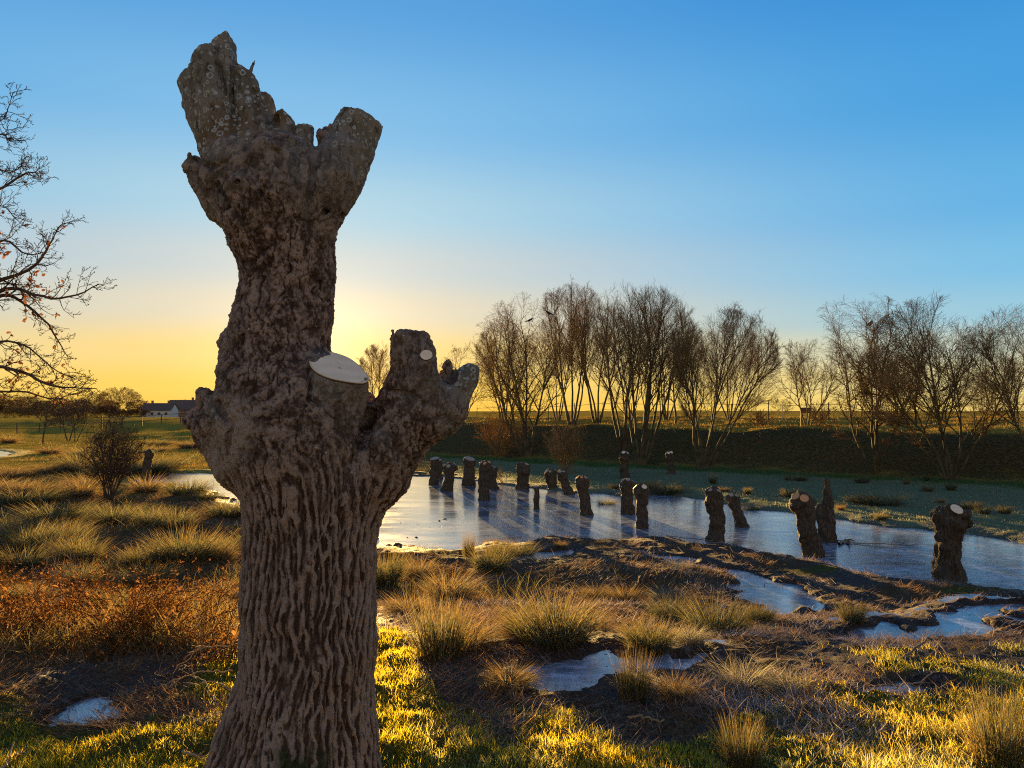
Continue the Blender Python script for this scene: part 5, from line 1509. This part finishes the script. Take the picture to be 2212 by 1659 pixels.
def flat(name, c, rough=.8):
    m, nt, out = new_mat(name); n = N(nt); nz = n.noise(n.pos(), 1.7, 5, .6)
    nt.links.new(n.bsdf(n.mix(n.math('MULTIPLY', n.ramp(nz, .4, .7), .35), c, tuple(v * .7 for v in c)), rough, .2), out.inputs[0]); return m
M_WALL = flat('white_render', (.55, .51, .45)); M_BRICK = flat('brick_wall', (.26, .14, .09)); M_ROOF = flat('roof_tiles', (.12, .08, .055)); M_GLASS = flat('window_pane', (.05, .06, .07), .15)
def house(px, Y, w, d, eav, ridge, rz, label, wall, chim=1):
    b = at(px, 900, Y); z = gz(b[0], b[1])
    o = root('house', (b[0], b[1], z), label, 'house', 'houses beyond the left field'); o.rotation_euler = (0, 0, rz)
    V = np.array([[-w/2,-d/2,-.3],[w/2,-d/2,-.3],[w/2,d/2,-.3],[-w/2,d/2,-.3],[-w/2,-d/2,eav],[w/2,-d/2,eav],[w/2,d/2,eav],[-w/2,d/2,eav],[-w/2,0,ridge-.08],[w/2,0,ridge-.08]])
    mk('wall', V, [np.array([[0,1,5,4],[2,3,7,6],[1,2,6,5],[3,0,4,7]]), np.array([[4,8,7],[5,6,9]])], wall, o, False)
    e = .35; sl = (ridge - eav) / (d / 2); t = .12
    yo = d / 2 + e; zo = eav - sl * e
    R_ = np.array([[-w/2-e,-yo,zo],[w/2+e,-yo,zo],[w/2+e,0,ridge],[-w/2-e,0,ridge],[w/2+e,yo,zo],[-w/2-e,yo,zo]]); R2 = R_ + [0, 0, t]
    mk('roof', np.concatenate([R_, R2]), np.array([[0,3,2,1],[3,5,4,2],[6,7,8,9],[9,8,10,11],[0,1,7,6],[4,5,11,10],[1,2,8,7],[2,4,10,8],[5,3,9,11],[3,0,6,9]]), M_ROOF, o, False)
    for c in range(chim):
        V, Q = joinvf([box_vf(w * (.3 - .55 * c), 0, ridge + .3, .7, .6, 1.4), box_vf(w * (.3 - .55 * c), 0, ridge + 1.04, .82, .72, .08)]); mk('chimney', V, Q, M_BRICK, o, False)
    for x in np.linspace(-w * .35, w * .35, 4):
        V, Q = box_vf(x, -d / 2 - .01, eav * .52, 1.0, .06, 1.0); f = mk('window', V, Q, M_WALL if wall is M_BRICK else M_BRICK, o, False)
        V, Q = box_vf(x, -d / 2 - .045, eav * .52, .84, .03, .84); mk('pane', V, Q, M_GLASS, f, False)
house(345, 300, 11.0, 8, 2.9, 5.4, .05, 'low cottage with white front and brown roof beyond the left field', M_WALL, 2)
house(398, 315, 12.0, 9, 3.0, 6.8, -.15, 'bigger brown house with a broad hipped roof right of the white cottage', M_BRICK, 1)

M_BIRD = flat('dark_feathers', (.02, .02, .022), .6)
def bird(px, py, Y, s, rz, label):
    c = at(px, py, Y)
    pr_ = [Cone((0, 0, .02), (.10, 0, .07), .052, .045, .03), Cone((.10, 0, .07), (.15, 0, .12), .038, .034, .03), Cone((.15, 0, .12), (.205, 0, .112), .012, .004, .01), Cone((-.02, 0, .01), (-.20, 0, -.05), .032, .012, .03), Cone((.02, .03, .03), (-.13, .03, -.02), .035, .01, .02), Cone((.02, -.03, .03), (-.13, -.03, -.02), .035, .01, .02), Cone((.03, .02, 0), (.03, .02, -.07), .006, .005, .01), Cone((.03, -.02, 0), (.03, -.02, -.07), .006, .005, .01)]
    V, Q = solid(pr_, .011, .03); V = relax(V, Q, 1)
    o = mk('perched_bird', V * s, Q, M_BIRD); o.location = tuple(c); o.rotation_euler = (0, 0, rz)
    tag(o, label, 'bird', 'birds perched in the bare trees')
bird(1878, 702, 31, 1.3, 0.6, 'dark bird perched high in the wide bare willow')
bird(1187, 678, 38, 1.2, 2.6, 'dark bird perched upper left in the tall slim tree')
bird(1143, 693, 38, 1.0, .3, 'small dark bird perched in the top of the golden willow')
bird(2038, 843, 31, 1.1, .2, 'dark bird perched low in the big spreading willow')
# ------------------------------------------------------------------ sky, sun, camera
SUN_PX = (692, 772)
sd = (np.array([(SUN_PX[0] - 1106) / F, 0, 0]) + UP * ((829.5 - SUN_PX[1]) / F) + FW)
sd /= np.linalg.norm(sd)
SEL = math.asin(sd[2]); SAZ = math.atan2(sd[0], sd[1])
w = bpy.data.worlds.new('World'); SC.world = w; w.use_nodes = True
nt = w.node_tree; nt.nodes.clear(); n = N(nt)
EXPO = 6.5
sky = n.n('ShaderNodeTexSky', sky_type='NISHITA')
sky.sun_disc = False; sky.sun_elevation = SEL; sky.sun_rotation = SAZ
sky.altitude = 0; sky.air_density = 1.0; sky.dust_density = 1.5; sky.ozone_density = 2.0
g = n.n('ShaderNodeTexCoord').outputs['Generated']
nv = n.n('ShaderNodeVectorMath', operation='NORMALIZE'); nt.links.new(g, nv.inputs[0])
sx = n.n('ShaderNodeSeparateXYZ'); nt.links.new(nv.outputs[0], sx.inputs[0])
el = n.math('MULTIPLY', n.math('ARCSINE', sx.outputs[2]), 180 / math.pi)
dt = n.n('ShaderNodeVectorMath', operation='DOT_PRODUCT'); nt.links.new(nv.outputs[0], dt.inputs[0])
hz = np.array([sd[0], sd[1], 0]); hz /= np.linalg.norm(hz)
dt.inputs[1].default_value = tuple(sd)
ang = n.math('MULTIPLY', n.math('ARCCOSINE', n.math('MINIMUM', dt.outputs['Value'], .999999)), 180 / math.pi)
def lin(c): return tuple(((v / 255 + .055) / 1.055) ** 2.4 if v > 10 else v / 255 / 12.92 for v in c)
def eramp(stops):
    x = n.n('ShaderNodeValToRGB'); x.color_ramp.interpolation = 'EASE'
    nt.links.new(n.math('DIVIDE', n.math('MAXIMUM', el, 0.0), 90.0), x.inputs[0])
    cr = x.color_ramp
    while len(cr.elements) < len(stops): cr.elements.new(.5)
    for e, (d, c) in zip(cr.elements, stops):
        e.position = d / 90.0; e.color = (*lin(c), 1)
    return x.outputs[0]
warm = eramp([(0, (255, 196, 52)), (1.5, (255, 206, 72)), (4, (252, 214, 122)), (7, (226, 214, 184)), (10, (200, 208, 206)), (14, (170, 208, 224)), (20, (128, 190, 230)), (28, (92, 168, 224)), (50, (60, 118, 185)), (90, (48, 95, 160))])
cool = eramp([(0, (245, 213, 122)), (2, (236, 220, 158)), (4, (202, 214, 196)), (6, (150, 200, 220)), (9, (120, 190, 228)), (13, (96, 175, 226)), (20, (68, 157, 220)), (28, (50, 139, 212)), (50, (45, 100, 180)), (90, (40, 85, 155))])
anti = eramp([(0, (196, 170, 150)), (8, (222, 198, 178)), (16, (208, 202, 198)), (30, (150, 176, 202)), (60, (84, 128, 190)), (90, (56, 104, 172))])  # unseen sky behind the camera, brightened as added fill for the backlit trunk
c = n.mix(n.ramp(ang, 4, 50), warm, cool)
c = n.mix(n.ramp(ang, 60, 130), c, anti)
def glow(wd, amp, col):
    e = n.math('MULTIPLY', n.math('EXPONENT', n.math('MULTIPLY', ang, -1.0 / wd)), amp)
    return n.mix(1.0, (0, 0, 0), n.mix(e, (0, 0, 0), col), 'ADD')
c = n.mix(1.0, c, glow(2.6, .95, (1.0, .72, .26)), 'ADD')
c = n.mix(1.0, c, n.mix(1.0, (0, 0, 0), glow(6, .16, (1.0, .74, .42)), 'ADD'), 'ADD')
c = n.mix(1.0, c, glow(8, .17, (1.0, .74, .48)), 'ADD')
# the physical sky stays under the evening colours
ph = n.mix(1.0, sky.outputs[0], (.012, .012, .012), 'MULTIPLY')
mm = n.n('ShaderNodeVectorMath', operation='MINIMUM'); nt.links.new(ph, mm.inputs[0]); mm.inputs[1].default_value = (.02, .02, .02)
c = n.mix(1.0, c, mm.outputs[0], 'ADD')
bg = n.n('ShaderNodeBackground'); bg.inputs[1].default_value = .1
sc10 = n.n('ShaderNodeVectorMath', operation='SCALE'); nt.links.new(c, sc10.inputs[0]); sc10.inputs['Scale'].default_value = 10.0 / EXPO
nt.links.new(sc10.outputs[0], bg.inputs[0])
wo = n.n('ShaderNodeOutputWorld'); nt.links.new(bg.outputs[0], wo.inputs[0])
L = bpy.data.lights.new('sun', 'SUN'); L.energy = 5.0; L.angle = R(.6); L.color = (1.0, .63, .20)
lo = bpy.data.objects.new('sun', L); C.objects.link(lo)
lo.rotation_euler = Vector((-sd[0], -sd[1], -sd[2])).to_track_quat('-Z', 'Y').to_euler()
cd = bpy.data.cameras.new('camera'); cam = bpy.data.objects.new('camera', cd); C.objects.link(cam)
cam.location = CAM; cam.rotation_euler = (R(90) + PIT, 0, 0)
cd.sensor_fit = 'HORIZONTAL'; cd.angle = R(HFOV); cd.clip_start = .05; cd.clip_end = 5000
SC.camera = cam
vs = SC.view_settings; vs.view_transform = 'Standard'; vs.look = 'None'; vs.exposure = math.log2(EXPO); vs.gamma = 1; vs.use_curve_mapping = False
SC.render.engine = 'CYCLES'
cy = SC.cycles; cy.use_denoising = False; cy.max_bounces = 6; cy.diffuse_bounces = 3; cy.glossy_bounces = 3; cy.transmission_bounces = 4; cy.transparent_max_bounces = 8
cy.use_adaptive_sampling = True; cy.adaptive_threshold = .01; cy.filter_width = 1.1; cy.sample_clamp_indirect = 6
